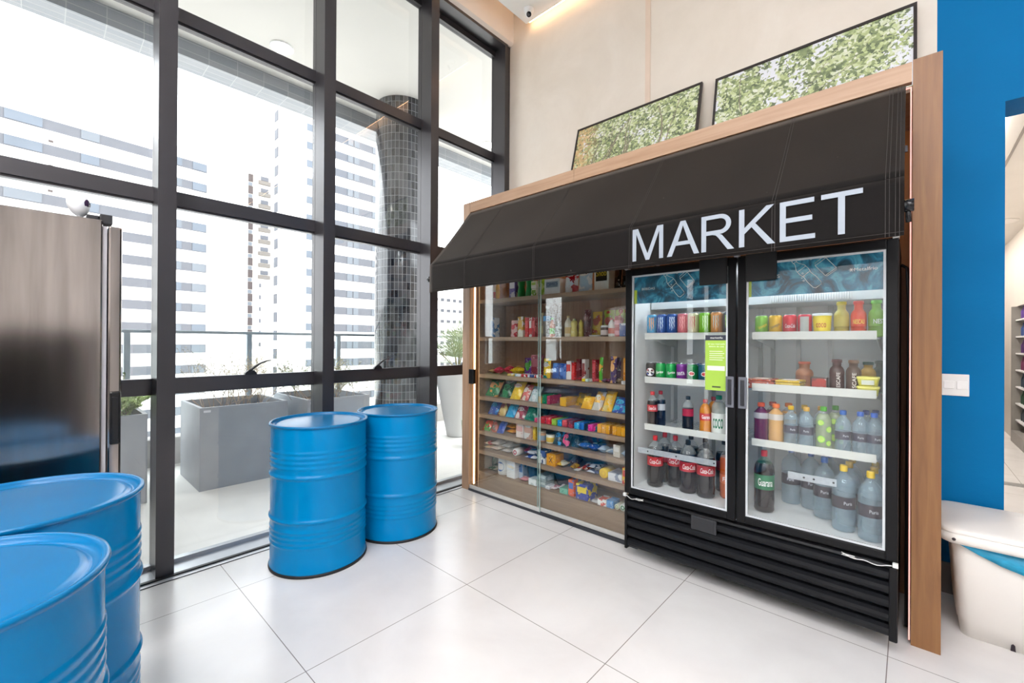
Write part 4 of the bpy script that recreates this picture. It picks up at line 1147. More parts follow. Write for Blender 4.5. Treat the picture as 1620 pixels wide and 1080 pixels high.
def bottle(loc, h, r, liq, capc, labc, label, cat='bottle', group=None, txt=None, tcol='#ffffff', fill=.80, neck=.33, shoulder=.60, lz=(.40, .60), clear=None, name='drink_bottle', alpha=None, waist=True, capw=.42, opaque=False, fruit=None, seg=28):
    root = empty(name, loc, R(16 + 10 * math.sin(loc[0] * 57 + loc[1] * 23))); tag(root, label, cat, group)
    pr = [(r * .62, 0), (r * .9, .004), (r, h * .04)]
    if waist: pr += [(r * .96, h * .10), (r, h * .18), (r * .97, h * .30)]
    pr += [(r * .985, h * lz[0]), (r * .985, h * lz[1])]
    pr += [(r, h * lz[1] + h * .01), (r * .995, h * (shoulder + .08)), (r * .93, h * (shoulder + .145)), (r * .78, h * (shoulder + .20)), (r * .56, h * (shoulder + .245)), (r * neck, h * (shoulder + .285)), (r * neck, h * .93)]
    pr = sorted(pr, key=lambda p: p[1])
    zf = h * fill; mi = [0 if (pr[i][1] + pr[i + 1][1]) / 2 < zf else 1 for i in range(len(pr) - 1)]
    m = MB(); m.lathe(pr, seg, mi=mi, cap=False)
    m.add([(pr[0][0] * math.cos(2 * PI * k / 12), pr[0][0] * math.sin(2 * PI * k / 12), 0.0005) for k in range(12)], [tuple(range(12))])
    lm = mat(liq, .12 if not opaque else .35, 0, .06, 20) if (alpha is None) else pet(liq, alpha)
    cm = lm if opaque else pet(clear or '#dfe6e8', .22)
    m.build('body', [lm, cm], root)
    cr = r * capw
    m = MB(); m.lathe([(cr * .98, h * .905), (cr, h * .91), (cr, h * .985), (cr * .9, h), (0, h)], 20); m.build('cap', mat(capc, .35, 0, .04), root)
    if labc:
        m = MB(); band(m, r * 1.005, h * lz[0], h * lz[1], seg=28); lb = m.build('label_wrap', mat(labc, .35, 0, .05, 20), root)
        if txt:
            m = MB(); put_text(m, txt, r * (1.5 if txt != 'Puris' else .7), h * (lz[1] - lz[0]) * (.5 if txt != 'Puris' else .28), (0, 0, h * (lz[0] + lz[1]) / 2), r * 1.005 + .0009, shear=.25 if txt.startswith('Coca') else 0, bold=.01)
            m.build('lettering', mat(tcol, .4), lb)
    if fruit:
        for (off, zc, rr) in ((-.5, .30, .52), (.55, .52, .45), (-.55, .66, .42), (.5, .22, .4)):
            m = MB(); patch(m, r * 1.01, h * zc, r * rr, r * rr, off=off); m.build('fruit_print', mat('#7cc832', .4), root)
            m = MB(); patch(m, r * 1.015, h * zc, r * rr * .8, r * rr * .8, off=off); m.build('fruit_print', mat('#c4e86c', .4), root)
    return root

# ------------------------------------------------------------------ drinks in the left half
mons = [(1.963, '#4aa0cc', '#c87c3c', '#e8a050', 'light blue energy can with orange claw marks'),
        (2.030, '#2458a8', '#0f1420', '#c8e4f4', 'dark blue energy can, left of two alike'),
        (2.095, '#2a5cac', '#0f1420', '#d8ecf8', 'dark blue energy can, right of two alike'),
        (2.164, '#e07880', None, '#f4b0b0', 'coral pink energy can on top shelf'),
        (2.229, '#dcd0a8', '#a8343c', '#b03440', 'cream energy can with red claw marks'),
        (2.296, '#80c428', None, '#d8f0c0', 'lime green energy can on top shelf'),
        (2.363, '#eca060', None, '#c0d0cc', 'orange energy can on top shelf'),
        (2.431, '#343c44', None, '#98d040', 'dark grey energy can with green claw marks by the door frame')]
for x, c1, c2, cl, lb in mons:
    can((x, -.742, SHZ[0]), .152, .0325, c1, c2, lb, claw=cl, name='energy_drink_can', group='energy cans on the top shelf of the left door')
for k, (x, c1) in enumerate(((2.03, '#1c3c80'), (2.097, '#1c2c50'), (2.23, '#607048'), (2.365, '#484850'))):
    can((x, -.665, SHZ[0]), .152, .0325, c1, None, 'energy can in the second row of the top shelf behind the %s can' % ['left dark blue', 'right dark blue', 'cream', 'orange'][k], claw='#98a8b8', name='energy_drink_can')
c2r = [(1.957, '#101014', 'PEPSI', '#ffffff', 'globe', 'black cola can with red white and blue globe'),
       (2.024, '#0ca04c', 'Sprite', '#ffffff', None, 'green lemon soda can, left of two alike'),
       (2.091, '#0ca04c', 'Sprite', '#ffffff', None, 'green lemon soda can, right of two alike'),
       (2.158, '#7c2c90', 'FANTA', '#ffffff', None, 'purple grape soda can, middle shelf'),
       (2.225, '#0c7c40', None, '#ffffff', 'oval', 'dark green guarana can with red fruit emblem'),
       (2.292, '#0c5c78', None, '#ffffff', 'oval', 'teal guarana can right of the dark green one'),
       (2.359, '#0c5c78', None, '#ffffff', 'oval', 'teal soda can behind the lime sticker'),
       (2.426, '#a02028', None, '#ffffff', None, 'red soda can at the right of the middle shelf')]
for x, c1, tx, tc, art, lb in c2r:
    can((x, -.742, SHZ[1]), .122, .0325, c1, None, lb, txt=tx, tcol=tc, art=art)
for k, (x, y, c1) in enumerate(((1.965, -.665, '#141418'), (2.07, -.60, '#4c7c34'), (2.137, -.61, '#8c948c'), (2.204, -.60, '#284880'), (2.271, -.61, '#30507c'), (2.338, -.60, '#9c9ca4'), (2.405, -.61, '#38404c'), (2.158, -.675, '#6c2c84'))):
    can((x, y, SHZ[1]), .122, .0325, c1, None, ['black', 'olive green', 'pale silver', 'navy blue', 'steel blue', 'light grey', 'charcoal', 'deep purple'][k] + ' soda can in the back rows of the middle shelf')
b = SHZ[2]
bottle((1.965, -.735, b), .235, .033, '#1a0c0a', '#c8202c', '#c01824', 'small cola bottle with red cap and red label at far left', txt='Coca-Cola', lz=(.46, .64), fill=.74, name='cola_bottle')
bottle((1.985, -.655, b), .235, .033, '#0e1830', '#b82838', '#d0d4dc', 'small dark blue tinted bottle with silver label behind the red labelled one', lz=(.46, .64), fill=.74, name='cola_bottle')
bottle((2.196, -.735, b), .225, .033, '#120c12', '#141820', '#b01840', 'small black capped cola bottle with crimson label standing alone', lz=(.46, .66), fill=.70, name='cola_bottle')
bottle((2.300, -.735, b), .215, .033, '#d8861c', '#c83434', '#c83028', 'amber drink bottle with red cap and label', txt='Guarana', lz=(.42, .62), fill=.9, name='juice_bottle')
bottle((2.322, -.655, b), .225, .033, '#d08028', '#a82c30', '#a02c28', 'amber drink bottle behind the front amber one', lz=(.42, .62), fill=.9, name='juice_bottle')
bottle((2.377, -.735, b), .245, .040, '#dce4e0', '#0c8468', '#f0f4f0', 'clear coconut water bottle with green cap, white label', txt='coco', tcol='#1c7c54', lz=(.10, .58), fill=.85, name='water_bottle', alpha=.4, waist=False)
bottle((2.412, -.645, b), .245, .040, '#dce4e0', '#146c80', '#e4ecec', 'coconut water bottle with teal cap further back', lz=(.10, .58), fill=.85, name='water_bottle', alpha=.4, waist=False)
b = .4625
bc = [(1.986, -.735, .325, .050, '#160c0a', '#d42830', '#c41c28', 'large cola bottle with red cap and bright red label, front left of the bottom tier', 'Coca-Cola'),
      (1.992, -.600, .325, .050, '#14100f', '#b82830', '#a82028', 'large cola bottle behind the front left one', None),
      (2.085, -.650, .325, .050, '#141014', '#c82c34', '#b82430', 'large cola bottle with red cap, second from left', 'Coca-Cola'),
      (2.190, -.712, .325, .052, '#16101a', '#14202c', '#c02838', 'large black capped cola bottle, left of the front two', 'Coca-Cola'),
      (2.300, -.722, .325, .052, '#16101a', '#14202c', '#c02838', 'large black capped cola bottle, right of the front two', 'Coca-Cola'),
      (2.145, -.540, .325, .050, '#121016', '#18242e', '#902030', 'large black capped bottle in the middle of the back row', None),
      (2.250, -.585, .325, .050, '#121016', '#101418', '#801c2c', 'large black capped bottle behind the front pair', None),
      (2.352, -.545, .325, .049, '#14121a', '#20303c', '#701c30', 'large dark bottle at the right of the back row', None),
      (2.410, -.650, .330, .050, '#c8602c', '#c84030', '#d86830', 'large orange soda bottle beside the door frame', 'Fanta')]
for x, y, h, r_, lq, cp, lc, lb, tx in bc:
    bottle((x, y, b), h, r_, lq, cp, lc, lb, txt=tx, lz=(.42, .60) if tx != 'Fanta' else (.28, .44), fill=.76, neck=.25, capw=.30, name='cola_bottle' if tx != 'Fanta' else 'orange_soda_bottle', alpha=None)

# ------------------------------------------------------------------ drinks in the right half
z = SHZ[0]
can((2.602, -.742, z), .122, .0325, '#7cb838', None, 'lime green soda can at the left of the right hand top shelf', txt='Schweppes', tcol='#f0c820')
can((2.669, -.742, z), .122, .0325, '#e0b018', None, 'golden yellow soda can on the right hand top shelf', txt='Schweppes', tcol='#3c3008')
can((2.736, -.742, z), .122, .0325, '#cc1c30', None, 'red cola can with white script facing front', txt='Coca-Cola')
o = can((2.803, -.742, z), .122, .0325, '#c8243c', None, 'red cola can turned to its grey ingredients panel')
m = MB(); band(m, .0332, .022, .108, -.9, .3, 10); m.build('ingredients_panel', mat('#b8bcb8', .4), o)
def tub(loc, r0, r1, h, c1, c2, lidc, label, name='food_tub', cat='tub', group=None, txt=None, tcol='#c02020'):
    root = empty(name, loc); tag(root, label, cat, group)
    m = MB(); m.lathe([(r0 * .95, 0), (r0, .004), (r1, h * .9), (r1, h * .93)], 28); m.build('body', mat(c1, .4, 0, .05), root)
    m = MB(); m.lathe([(r1 + .002, h * .9), (r1 + .003, h * .98), (r1 * .96, h), (0, h)], 28, cap=False); m.build('lid', mat(lidc, .35, 0, .03), root)
    m = MB(); rm_ = (r0 + r1) / 2 + .002; vs = []; fs = []
    for k in range(25):
        a = -1.4 + 2.8 * k / 24
        for zz in (.15, .78): rr = r0 + (r1 - r0) * zz / .9 + .0008; vs.append((rr * math.sin(a), -rr * math.cos(a), h * zz))
    for k in range(24): fs.append((2 * k, 2 * k + 2, 2 * k + 3, 2 * k + 1))
    m.add(vs, fs, 0, True); lb = m.build('label_wrap', mat(c2, .4, 0, .05), root)
    if txt: m = MB(); put_text(m, txt, r0 * 1.3, h * .18, (0, 0, h * .5), r1 + .002); m.build('lettering', mat(tcol, .4), lb)
    return root
tub((2.878, -.742, z), .034, .040, .122, '#f0d820', '#f4dc28', '#e8ecec', 'yellow dessert tub with clear lid, right hand top shelf', txt='coco', name='dessert_tub')
for x, c1, cp, tx, tc, lb in ((2.985, '#b8a848', '#c8b020', None, None, 'olive yellow drinking yoghurt bottle, first of three'),
                              (3.052, '#dc4828', '#d83828', 'NESCAU', '#f8e060', 'orange red chocolate milk bottle, middle of three'),
                              (3.119, '#7cac3c', '#6cb838', 'NEST', '#ffffff', 'green drinking yoghurt bottle, last of three')):
    bottle((x - .028, -.74, z), .178, .0315, c1, cp, c1, lb, txt=tx, tcol=tc or '#ffffff', lz=(.30, .55), shoulder=.52, neck=.55, capw=.66, opaque=True, waist=True, name='yoghurt_bottle')
z = SHZ[1]
def slab(loc, w, d, h, c1, label, name, cat, group=None, rz=0, c2=None):
    root = empty(name, loc, rz); tag(root, label, cat, group)
    m = MB(); m.rbox(-w / 2, w / 2, -d / 2, d / 2, 0, h, min(h * .35, .006)); m.build('pack', pack(c1, c2 or c1), root)
    m = MB(); m.rbox(-w * .3, w * .3, -d * .3, d * .3, h, h + .0012, .0004); m.build('label_patch', mat('#e8dcd4', .5, 0, .08, 30), root)
    return root
for k in range(4):
    slab((2.60 + random.uniform(-.004, .004), -.69, z + k * .0135), .125, .15, .0122, '#c05c44', 'sliced salami pack, %s of the stack of four' % ['lowest', 'second from bottom', 'third from bottom', 'topmost'][k], 'salami_pack', 'packet', 'salami packs', R(random.uniform(-6, 6)), '#a03c34')
for k in range(4):
    slab((2.735 + random.uniform(-.004, .004), -.69, z + k * .0135), .115, .14, .0122, '#d8b430', 'yellow cheese pack, %s of the stack of four' % ['lowest', 'second from bottom', 'third from bottom', 'topmost'][k], 'cheese_pack', 'packet', 'cheese packs', R(random.uniform(-6, 6)), '#e8cc58')
bottle((2.775, -.56, z), .15, .042, '#a06848', '#b05030', '#8c5c44', 'brown dessert jar with red lid behind the cheese packs', lz=(.2, .5), shoulder=.5, neck=.6, capw=.7, opaque=True, waist=False, name='dessert_jar', cat='jar')
r_ = empty('pudding_box', (2.868, -.735, z)); tag(r_, 'dark red pudding box with black edges on the middle shelf', 'box')
m = MB(); m.rbox(-.036, .036, -.03, .03, 0, .078, .003); m.build('carton', mat('#2c1412', .35), r_)
m = MB(); m.box(-.03, .03, -.0312, -.0302, .006, .072); m.build('label_patch', pack('#7c2020', '#a83028'), r_)
for x, y, c1, cp, h, lb, tx in ((2.937, -.72, '#3c1810', '#481c14', .172, 'dark brown iced coffee bottle, left one', 'NESCAFE'), (3.004, -.72, '#4c3424', '#6c4c34', .170, 'lighter brown iced coffee bottle, right one', 'NESCAFE'),
                                (3.055, -.62, '#a8842c', '#103c2c', .160, 'golden juice bottle with dark green cap', None), (3.10, -.55, '#284038', '#284438', .165, 'dark green bottle with green cap at the shelf end', None)):
    o = bottle((x, y, z), h, .0315, c1, cp, None, lb, lz=(.30, .55), shoulder=.56, neck=.58, capw=.7, opaque=True, waist=False, name='coffee_bottle')
    if tx:
        m = MB(); put_text(m, 'ESCAFE' if x < 2.95 else 'SCAFE', .075, .016, (0, 0, .07), .0325, ang=PI / 2, bold=.01); m.build('lettering', mat('#e8e0d8', .4), o)
for k, (x, y) in enumerate(((2.955, -.765), (3.02, -.745))):
    slab((x, y + .035, z + .0005), .072 if k else .06, .05, .016, '#2c1a18', ['flat dark ready meal tray before the coffee bottles, left', 'flat dark ready meal tray before the coffee bottles, right'][k], 'meal_tray', 'tray', None, R(8), '#3c2420')
for k in range(2):
    root = empty('cream_cheese_tub', (3.062, -.742, z + .0465 * k + (0))); tag(root, 'pale yellow cream cheese tub, %s of the two' % ['lower', 'upper'][k], 'tub', 'cream cheese tubs')
    m = MB(); loft(m, [rrect(.036, .028, 0, .01), rrect(.041, .032, .034, .011)]); m.build('body', mat('#e4dc50', .4, 0, .04), root)
    m = MB(); loft(m, [rrect(.043, .034, .0345, .011), rrect(.044, .035, .044, .011), rrect(.040, .031, .046, .01)], False); m.add(rrect(.040, .031, .046, .01), [tuple(range(28))]); m.build('lid', mat('#ece468', .35, 0, .04), root)
    m = MB(); m.box(-.024, .024, -.0365, -.0325, .008, .03); m.build('label_patch', mat('#d8dccc', .4, 0, .05, 60), root)
z = SHZ[2]
WB = '#b4d0e0'
def water(x, y, zz, h, r, cp, lb, lab='#3c3a4c', grp=None, tx='Puris'):
    return bottle((x, y, zz), h, r, WB, cp, lab, lb, group=grp, lz=(.36, .54), fill=.9, alpha=.30, neck=.34 if h < .26 else .27, capw=.42 if h < .26 else .33, name='water_bottle', shoulder=.58, txt=tx, tcol='#c8ccd8')
bottle((2.600, -.735, z), .225, .036, '#5c1440', '#c8502c', '#b8b4bc', 'purple sports drink bottle with orange cap', lz=(.62, .76), shoulder=.60, fill=.95, capw=.5, name='sports_drink_bottle', waist=True)
bottle((2.672, -.735, z), .225, .036, '#d0a060', '#e87028', '#c8c0b8', 'amber sports drink bottle with orange cap', lz=(.62, .76), shoulder=.60, fill=.95, capw=.5, name='sports_drink_bottle', waist=True)
bottle((2.640, -.655, z), .225, .036, '#5c2440', '#a83434', '#8c6c7c', 'purple sports drink bottle in the second row', lz=(.62, .76), shoulder=.60, capw=.5, name='sports_drink_bottle')
bottle((2.716, -.650, z), .225, .036, '#b88850', '#c86428', '#a89c94', 'amber sports drink bottle in the second row', lz=(.62, .76), shoulder=.60, capw=.5, name='sports_drink_bottle')
for i, (x, y, cp, lb) in enumerate(((2.742, -.738, '#e0b41c', 'small water bottle with yellow cap, left of two in front'), (2.812, -.74, '#e0b050', 'small water bottle with yellow cap, right of two in front'),
                     (2.79, -.655, '#c8a028', 'small water bottle with yellow cap behind the front pair'), (2.862, -.65, '#c89848', 'small water bottle with amber cap behind the lime bottle'),
                     (2.965, -.74, '#2c64b8', 'small water bottle with blue cap right of the lime bottle'), (3.033, -.74, '#3868c4', 'small water bottle with blue cap, second from the shelf end'),
                     (3.100, -.74, '#3c6cd0', 'small water bottle with blue cap at the shelf end'), (3.05, -.655, '#2c4890', 'small water bottle with navy cap in the back row'), (3.11, -.62, '#2c4484', 'small water bottle with navy cap in the back corner'))):
    water(x if x < 3.07 else 3.085, y, z, .222, .0335, cp, lb)
bottle((2.885, -.74, z), .232, .035, '#c8d8b0', '#5cb43c', None, 'clear drink bottle printed with lime slices', fill=.85, alpha=.4, fruit=True, capw=.42, name='lime_drink_bottle', waist=False)
bottle((2.925, -.65, z), .232, .035, '#c8d8b0', '#4ca03c', None, 'second lime printed bottle behind the front one', fill=.85, alpha=.4, fruit=True, capw=.42, name='lime_drink_bottle', waist=False)
z = .4625
bottle((2.614, -.725, z), .335, .050, '#1c1414', '#c02028', '#147048', 'large guarana bottle with red cap and green label', txt='Guarana', lz=(.38, .62), fill=.78, neck=.27, capw=.32, clear='#3c8c6c', name='guarana_bottle')
for i, (x, y, cp, lb) in enumerate(((2.70, -.480, '#3868b8', 'large water bottle with blue cap, leftmost of the bottom tier'), (2.80, -.50, '#3460b0', 'large water bottle with blue cap, second from left on the bottom tier'),
                     (2.875, -.61, '#3870c8', 'large water bottle with blue cap beside the yellow capped ones'), (2.882, -.46, '#2c54a0', 'large water bottle with blue cap in the back row'),
                     (2.968, -.735, '#ecc418', 'large water bottle with yellow cap, front left of the yellow capped group'), (3.075, -.785, '#ecc418', 'large water bottle with yellow cap nearest the door'),
                     (2.982, -.635, '#e0b01c', 'large water bottle with yellow cap behind the front left one'), (3.083, -.675, '#e0b020', 'large water bottle with yellow cap, second in the right hand file'),
                     (2.985, -.515, '#d0a420', 'large water bottle with yellow cap further back'), (3.083, -.57, '#d0a424', 'large water bottle with yellow cap, third in the right hand file'))):
    water(x, y, z, .325, .049, cp, lb, '#2e2634')

# ------------------------------------------------------------------ snacks
def fit_name(k): return k
def add_label(root, w, h, y, z, c, col, txt=None, tcol=None, rxf=None):
    m = MB(); n = 20
    vs = [(0, 0, 0)] + [(w / 2 * math.cos(2 * PI * k / n) , 0, h / 2 * math.sin(2 * PI * k / n)) for k in range(n)]
def bag_mesh(w, h, d, rnd, crimp=.06):
    nx_, nz_ = 8, 10; mb = MB()
    ph = [rnd.uniform(0, 6) for _ in range(4)]
    for side in (-1, 1):
        vs = []; fs = []
        for i in range(nx_ + 1):
            u = -1 + 2 * i / nx_
            for j_ in range(nz_ + 1):
                vv = j_ / nz_
                th = (1 - abs(u) ** 3) * max(0, math.sin(PI * min(1, max(0, (vv - crimp) / (1 - 2 * crimp))))) ** .55
                wv = math.sin(u * 5 + ph[0]) * math.sin(vv * 9 + ph[1]) * .08 + math.sin(u * 11 + vv * 7 + ph[2]) * .05
                y = side * d / 2 * th * (1 + wv) * (1 if side < 0 else .8)
                sh = 1 - .05 * math.sin(PI * vv)
                vs.append((u * w / 2 * sh, y, vv * h))
        for i in range(nx_):
            for j_ in range(nz_): k = i * (nz_ + 1) + j_; fs.append((k, k + nz_ + 1, k + nz_ + 2, k + 1))
        mb.add(vs, fs, 0, True)
    return mb
def snack(row):
    f = row.split('|')
    sh, kind, x, w, h, d, c1, c2, noun, cat, lab, y = f[:12]
    x, w, h, d, y = map(float, (x, w, h, d, y)); ex = f[12:]
    txt = ex[0] if len(ex) and not ex[0].startswith('#') and ex[0] != 'white' else None
    tcol = ex[1] if len(ex) > 1 else '#ffffff'
    rnd = random.Random(lab)
    z = SH[sh] + .0004
    base = kind.rstrip('2')
    if kind.endswith('2'): z += h + .0008
    yc = y + d / 2 + .012
    mt = pack(c1, c2)
    def front(root, ww, hh, zc, yf, col):
        m = MB(); n = 18
        m.add([(0, 0, 0)] + [(ww / 2 * math.cos(2 * PI * k / n), 0, hh / 2 * math.sin(2 * PI * k / n)) for k in range(n)], [(0, k + 1, (k + 1) % n + 1) for k in range(n)])
        return m.build('label_patch', mat(col, .4, 0, .05, 30), root, loc=(0, yf, zc))
    def lettering(root, ww, hh, zc, yf):
        m = MB(); put_text(m, txt, ww, hh, (0, 0, 0), bold=0); m.build('lettering', mat(tcol, .4), root, loc=(0, yf, zc))
    root = empty(noun, (x, yc, z)); tag(root, lab, cat)
    if base in ('box',):
        if txt: mt = mat(c1, .35, 0, .05, 20)
        m = MB(); m.rbox(-w / 2, w / 2, -d / 2, d / 2, 0, h, min(.004, w * .08)); m.build('carton', mt, root)
        m = MB(); m.rbox(-w * .38, w * .38, -d / 2 - .001, -d / 2 + .0005, h * (.45 if txt != 'Snob' else .30), h * (.82 if txt != 'Snob' else .80), .0004); m.build('label_patch', mat(c2 if txt != 'Snob' else '#15130e', .4, 0, .05, 30), root)
        if txt: lettering(root, w * .70, h * .2, h * (.64 if txt != 'Snob' else .56), -d / 2 - .0016)
    elif base in ('long', 'bar'):
        m = MB(); m.rbox(-w / 2, w / 2, -d / 2, d / 2, 0, h, min(.004, h * .2)); m.build('wrapper', mt, root)
        m = MB(); m.rbox(-w * .34, w * .34, -d * .4, d * .1, h - .0005, h + .001, .0004); m.build('label_patch', mat(c2, .4, 0, .05, 30), root)
        if txt: lettering(root, w * .4, h * .45, h * .5, -d / 2 - .0012)
    elif base == 'plate':
        m = MB(); loft(m, [rrect(w / 2 * .8, d / 2 * .8, 0, .02), rrect(w / 2, d / 2, h, .03), rrect(w / 2 * .96, d / 2 * .96, h, .03), rrect(w / 2 * .78, d / 2 * .78, .003, .02)], True); m.add(rrect(w / 2 * .78, d / 2 * .78, .003, .02), [tuple(range(28))]); 
        m.build('tray_shell', mat(c1, .4, 0, .04), root)
    elif base in ('bag', 'lean'):
        lean = R(4) if base == 'bag' else R(34)
        mb = bag_mesh(w, h, d * (.8 if base == 'bag' else 1.15), rnd)
        q_ = Matrix.Translation((0, -d / 2 + .006 if base == 'lean' else -d * .15, .001)) @ Matrix.Rotation(-lean, 4, 'X') @ Matrix.Rotation(R(rnd.uniform(-4, 4)), 4, 'Z')
        mb.v = [q_ @ v for v in mb.v]
        mz = min(v.z for v in mb.v); mb.v = [v - Vector((0, 0, mz)) for v in mb.v]
        mb.build('wrapper', mt, root)
        dd = d * (.8 if base == 'bag' else 1) / 2
        pz = h * (.68 if txt else .58)
        m = MB(); n = 18
        rw, rh = w * (.30 if not txt else .34), h * (.15 if not txt else .12)
        pts = [(0, -dd * 1.16 - .001, pz)] + [(rw * math.cos(2 * PI * k / n), -dd * (1 - abs(rw * math.cos(2 * PI * k / n) / (w / 2)) ** 3) * 1.12 - .0012, pz + rh * math.sin(2 * PI * k / n)) for k in range(n)]
        m.add([q_ @ Vector(p) - Vector((0, 0, mz)) for p in pts], [(0, k + 1, (k + 1) % n + 1) for k in range(n)], 0, True)
        m.build('label_patch', mat(c2 if not txt else ('#f0e8e0' if tcol.lower() not in ('#d8b0b8',) and not c1.startswith('#5c') else '#7c484c'), .35, 0, .05, 30), root)
        if txt:
            m = MB(); tb = MB(); put_text(tb, txt, w * .62, h * .13, (0, -dd * 1.18 - .0022, pz), bold=0)
            m.add([q_ @ v - Vector((0, 0, mz)) for v in tb.v], tb.f); m.build('lettering', mat(tcol, .4), root)
    elif base == 'flat':
        mb = bag_mesh(w, d, h, rnd, .05)
        mb.v = [Vector((v.x, v.z - d / 2, v.y + h / 2)) for v in mb.v]
        a = R(rnd.uniform(-7, 7)) if w < .13 else R(rnd.uniform(-2, 2)); q_ = Matrix.Rotation(a, 4, 'Z'); mb.v = [q_ @ v for v in mb.v]
        mz = min(v.z for v in mb.v); mb.v = [v - Vector((0, 0, mz)) for v in mb.v]
        mb.build('wrapper', mt, root)
        m = MB(); n = 14
        m.add([(0, 0, h * 1.03)] + [(w * .24 * math.cos(2 * PI * k / n), d * .2 * math.sin(2 * PI * k / n), h * 1.0) for k in range(n)], [(0, k + 1, (k + 1) % n + 1) for k in range(n)], 0, True); m.build('label_patch', mat(c2, .4, 0, .05, 30), root)
    elif base in ('bottle', 'pet', 'flask'):
        r0 = w / 2
        if base == 'flask':
            m = MB(); m.lathe([(r0 * .9, 0), (r0, .004), (r0 * .95, h * .25), (r0 * .72, h * .5), (r0 * .95, h * .74), (r0 * .8, h * .86), (r0 * .4, h * .9)], 22, cap=False); m.build('body', mat(c1, .3, 0, .05), root)
            m = MB(); m.lathe([(r0 * .42, h * .89), (r0 * .42, h * .98), (r0 * .3, h), (0, h)], 18); m.build('cap', mat(c2, .35), root)
            m = MB(); patch(m, r0 * .97, h * .2, r0 * .7, h * .1); m.build('label_patch', mat(c2, .4, 0, .06, 30), root)
        else:
            pr = [(r0 * .9, 0), (r0, .004), (r0, h * .62), (r0 * .8, h * .74), (r0 * .36, h * .86), (r0 * .36, h * .93)]
            m = MB(); m.lathe(pr, 22, cap=False); m.build('body', pet(c1, .5) if base == 'pet' else mat(c1, .3, 0, .06, 20), root)
            cc = ex[0] if ex and ex[0].startswith('#') else ('#f0f0f0' if ex else c2)
            m = MB(); m.lathe([(r0 * .42, h * .9), (r0 * .42, h * .99), (0, h)], 18, cap=False); m.build('cap', mat('#f0f0f0' if ex and ex[0] == 'white' else c2, .35), root)
            m = MB(); band(m, r0 + .0006, h * (.5 if base == 'pet' else .15), h * (.66 if base == 'pet' else .45)); m.build('label_wrap', mat(c2, .35, 0, .06, 30), root)
    elif base in ('can', 'jar', 'tub', 'tubr'):
        r0 = w / 2
        bot = .72 if base == 'tubr' else 1
        if base == 'can': pr = [(r0, 0), (r0, h)]
        elif base == 'jar': pr = [(r0 * .95, 0), (r0, .004), (r0, h * .7), (r0 * .85, h * .82)]
        else: pr = [(r0 * bot * .9, 0), (r0 * bot, .004), (r0, h * .86)]
        m = MB(); m.lathe(pr, 26); m.build('body', mat(c1, .3, 0, .06, 20), root)
        if base == 'tubr':
            m = MB(); m.lathe([(r0 * .6, 0.0005), (r0 * .74, h * .005), (r0 * .80, h * .16)], 26, cap=False, xf=Matrix.Scale(1.01, 4)); m.build('base_ring', mat(c2, .4), root)
            m = MB(); m.lathe([(r0, h * .86), (r0 * 1.03, h * .9), (r0 * .98, h * .93), (r0 * .9, h * .88), (0, h * .87)], 26, cap=False); m.build('rim', mat(c1, .35), root)
        else:
            lidc = {'honey_jar': '#c8b8a0', 'spread_jar': '#f0f0ee', 'margarine_tub': '#24282c', 'milk_tin': '#d8d4d4'}.get(noun, '#f0f0f0')
            m = MB(); m.lathe([(r0 * .92 if base == 'jar' else r0 * 1.02, h * .82 if base == 'jar' else h * (.86 if base == 'tub' else .97)), (r0 * .92 if base == 'jar' else r0 * 1.02, h * .98), (r0 * .8, h), (0, h)], 26, cap=False); m.build('lid', mat(lidc, .35), root)
            m = MB(); band(m, r0 + .0006, h * .14, h * .58); m.build('label_wrap', mat(c2, .4, 0, .08, 40), root)
    elif base in ('roll', 'rollup'):
        r0 = min(w, h) / 2 if base == 'roll' else w / 2
        if base == 'roll':
            q_ = Matrix.Translation((0, -d / 2, r0)) @ Matrix.Rotation(-PI / 2, 4, 'X')
            m = MB(); m.lathe([(r0 * .3, 0), (r0 * .9, 0), (r0, .004), (r0, d), (0, d)], 24, xf=q_); m.build('roll_body', mat(c1, .5, 0, .04), root)
            m = MB(); m.lathe([(r0 * .32, -.0008), (r0 * .62, -.0008)], 24, xf=q_, cap=False); m.build('printed_ring', mat(c2, .5, 0, .1, 60), root)
        else:
            m = MB(); m.lathe([(r0 * .95, 0), (r0, .004), (r0, h - .006), (r0 * .9, h), (r0 * .3, h), (r0 * .3, h - .02), (0, h - .02)], 26); m.build('roll_body', mat(c1, .6, 0, .03), root)
            m = MB(); patch(m, r0 + .0006, h * .5, r0 * .75, h * .3); m.build('printed_ring', mat(c2, .5, 0, .1, 40), root)
            m = MB(); patch(m, r0 + .0012, h * .5, r0 * .5, h * .2); m.build('printed_centre', mat('#f0e8e4', .5), root)
    return root
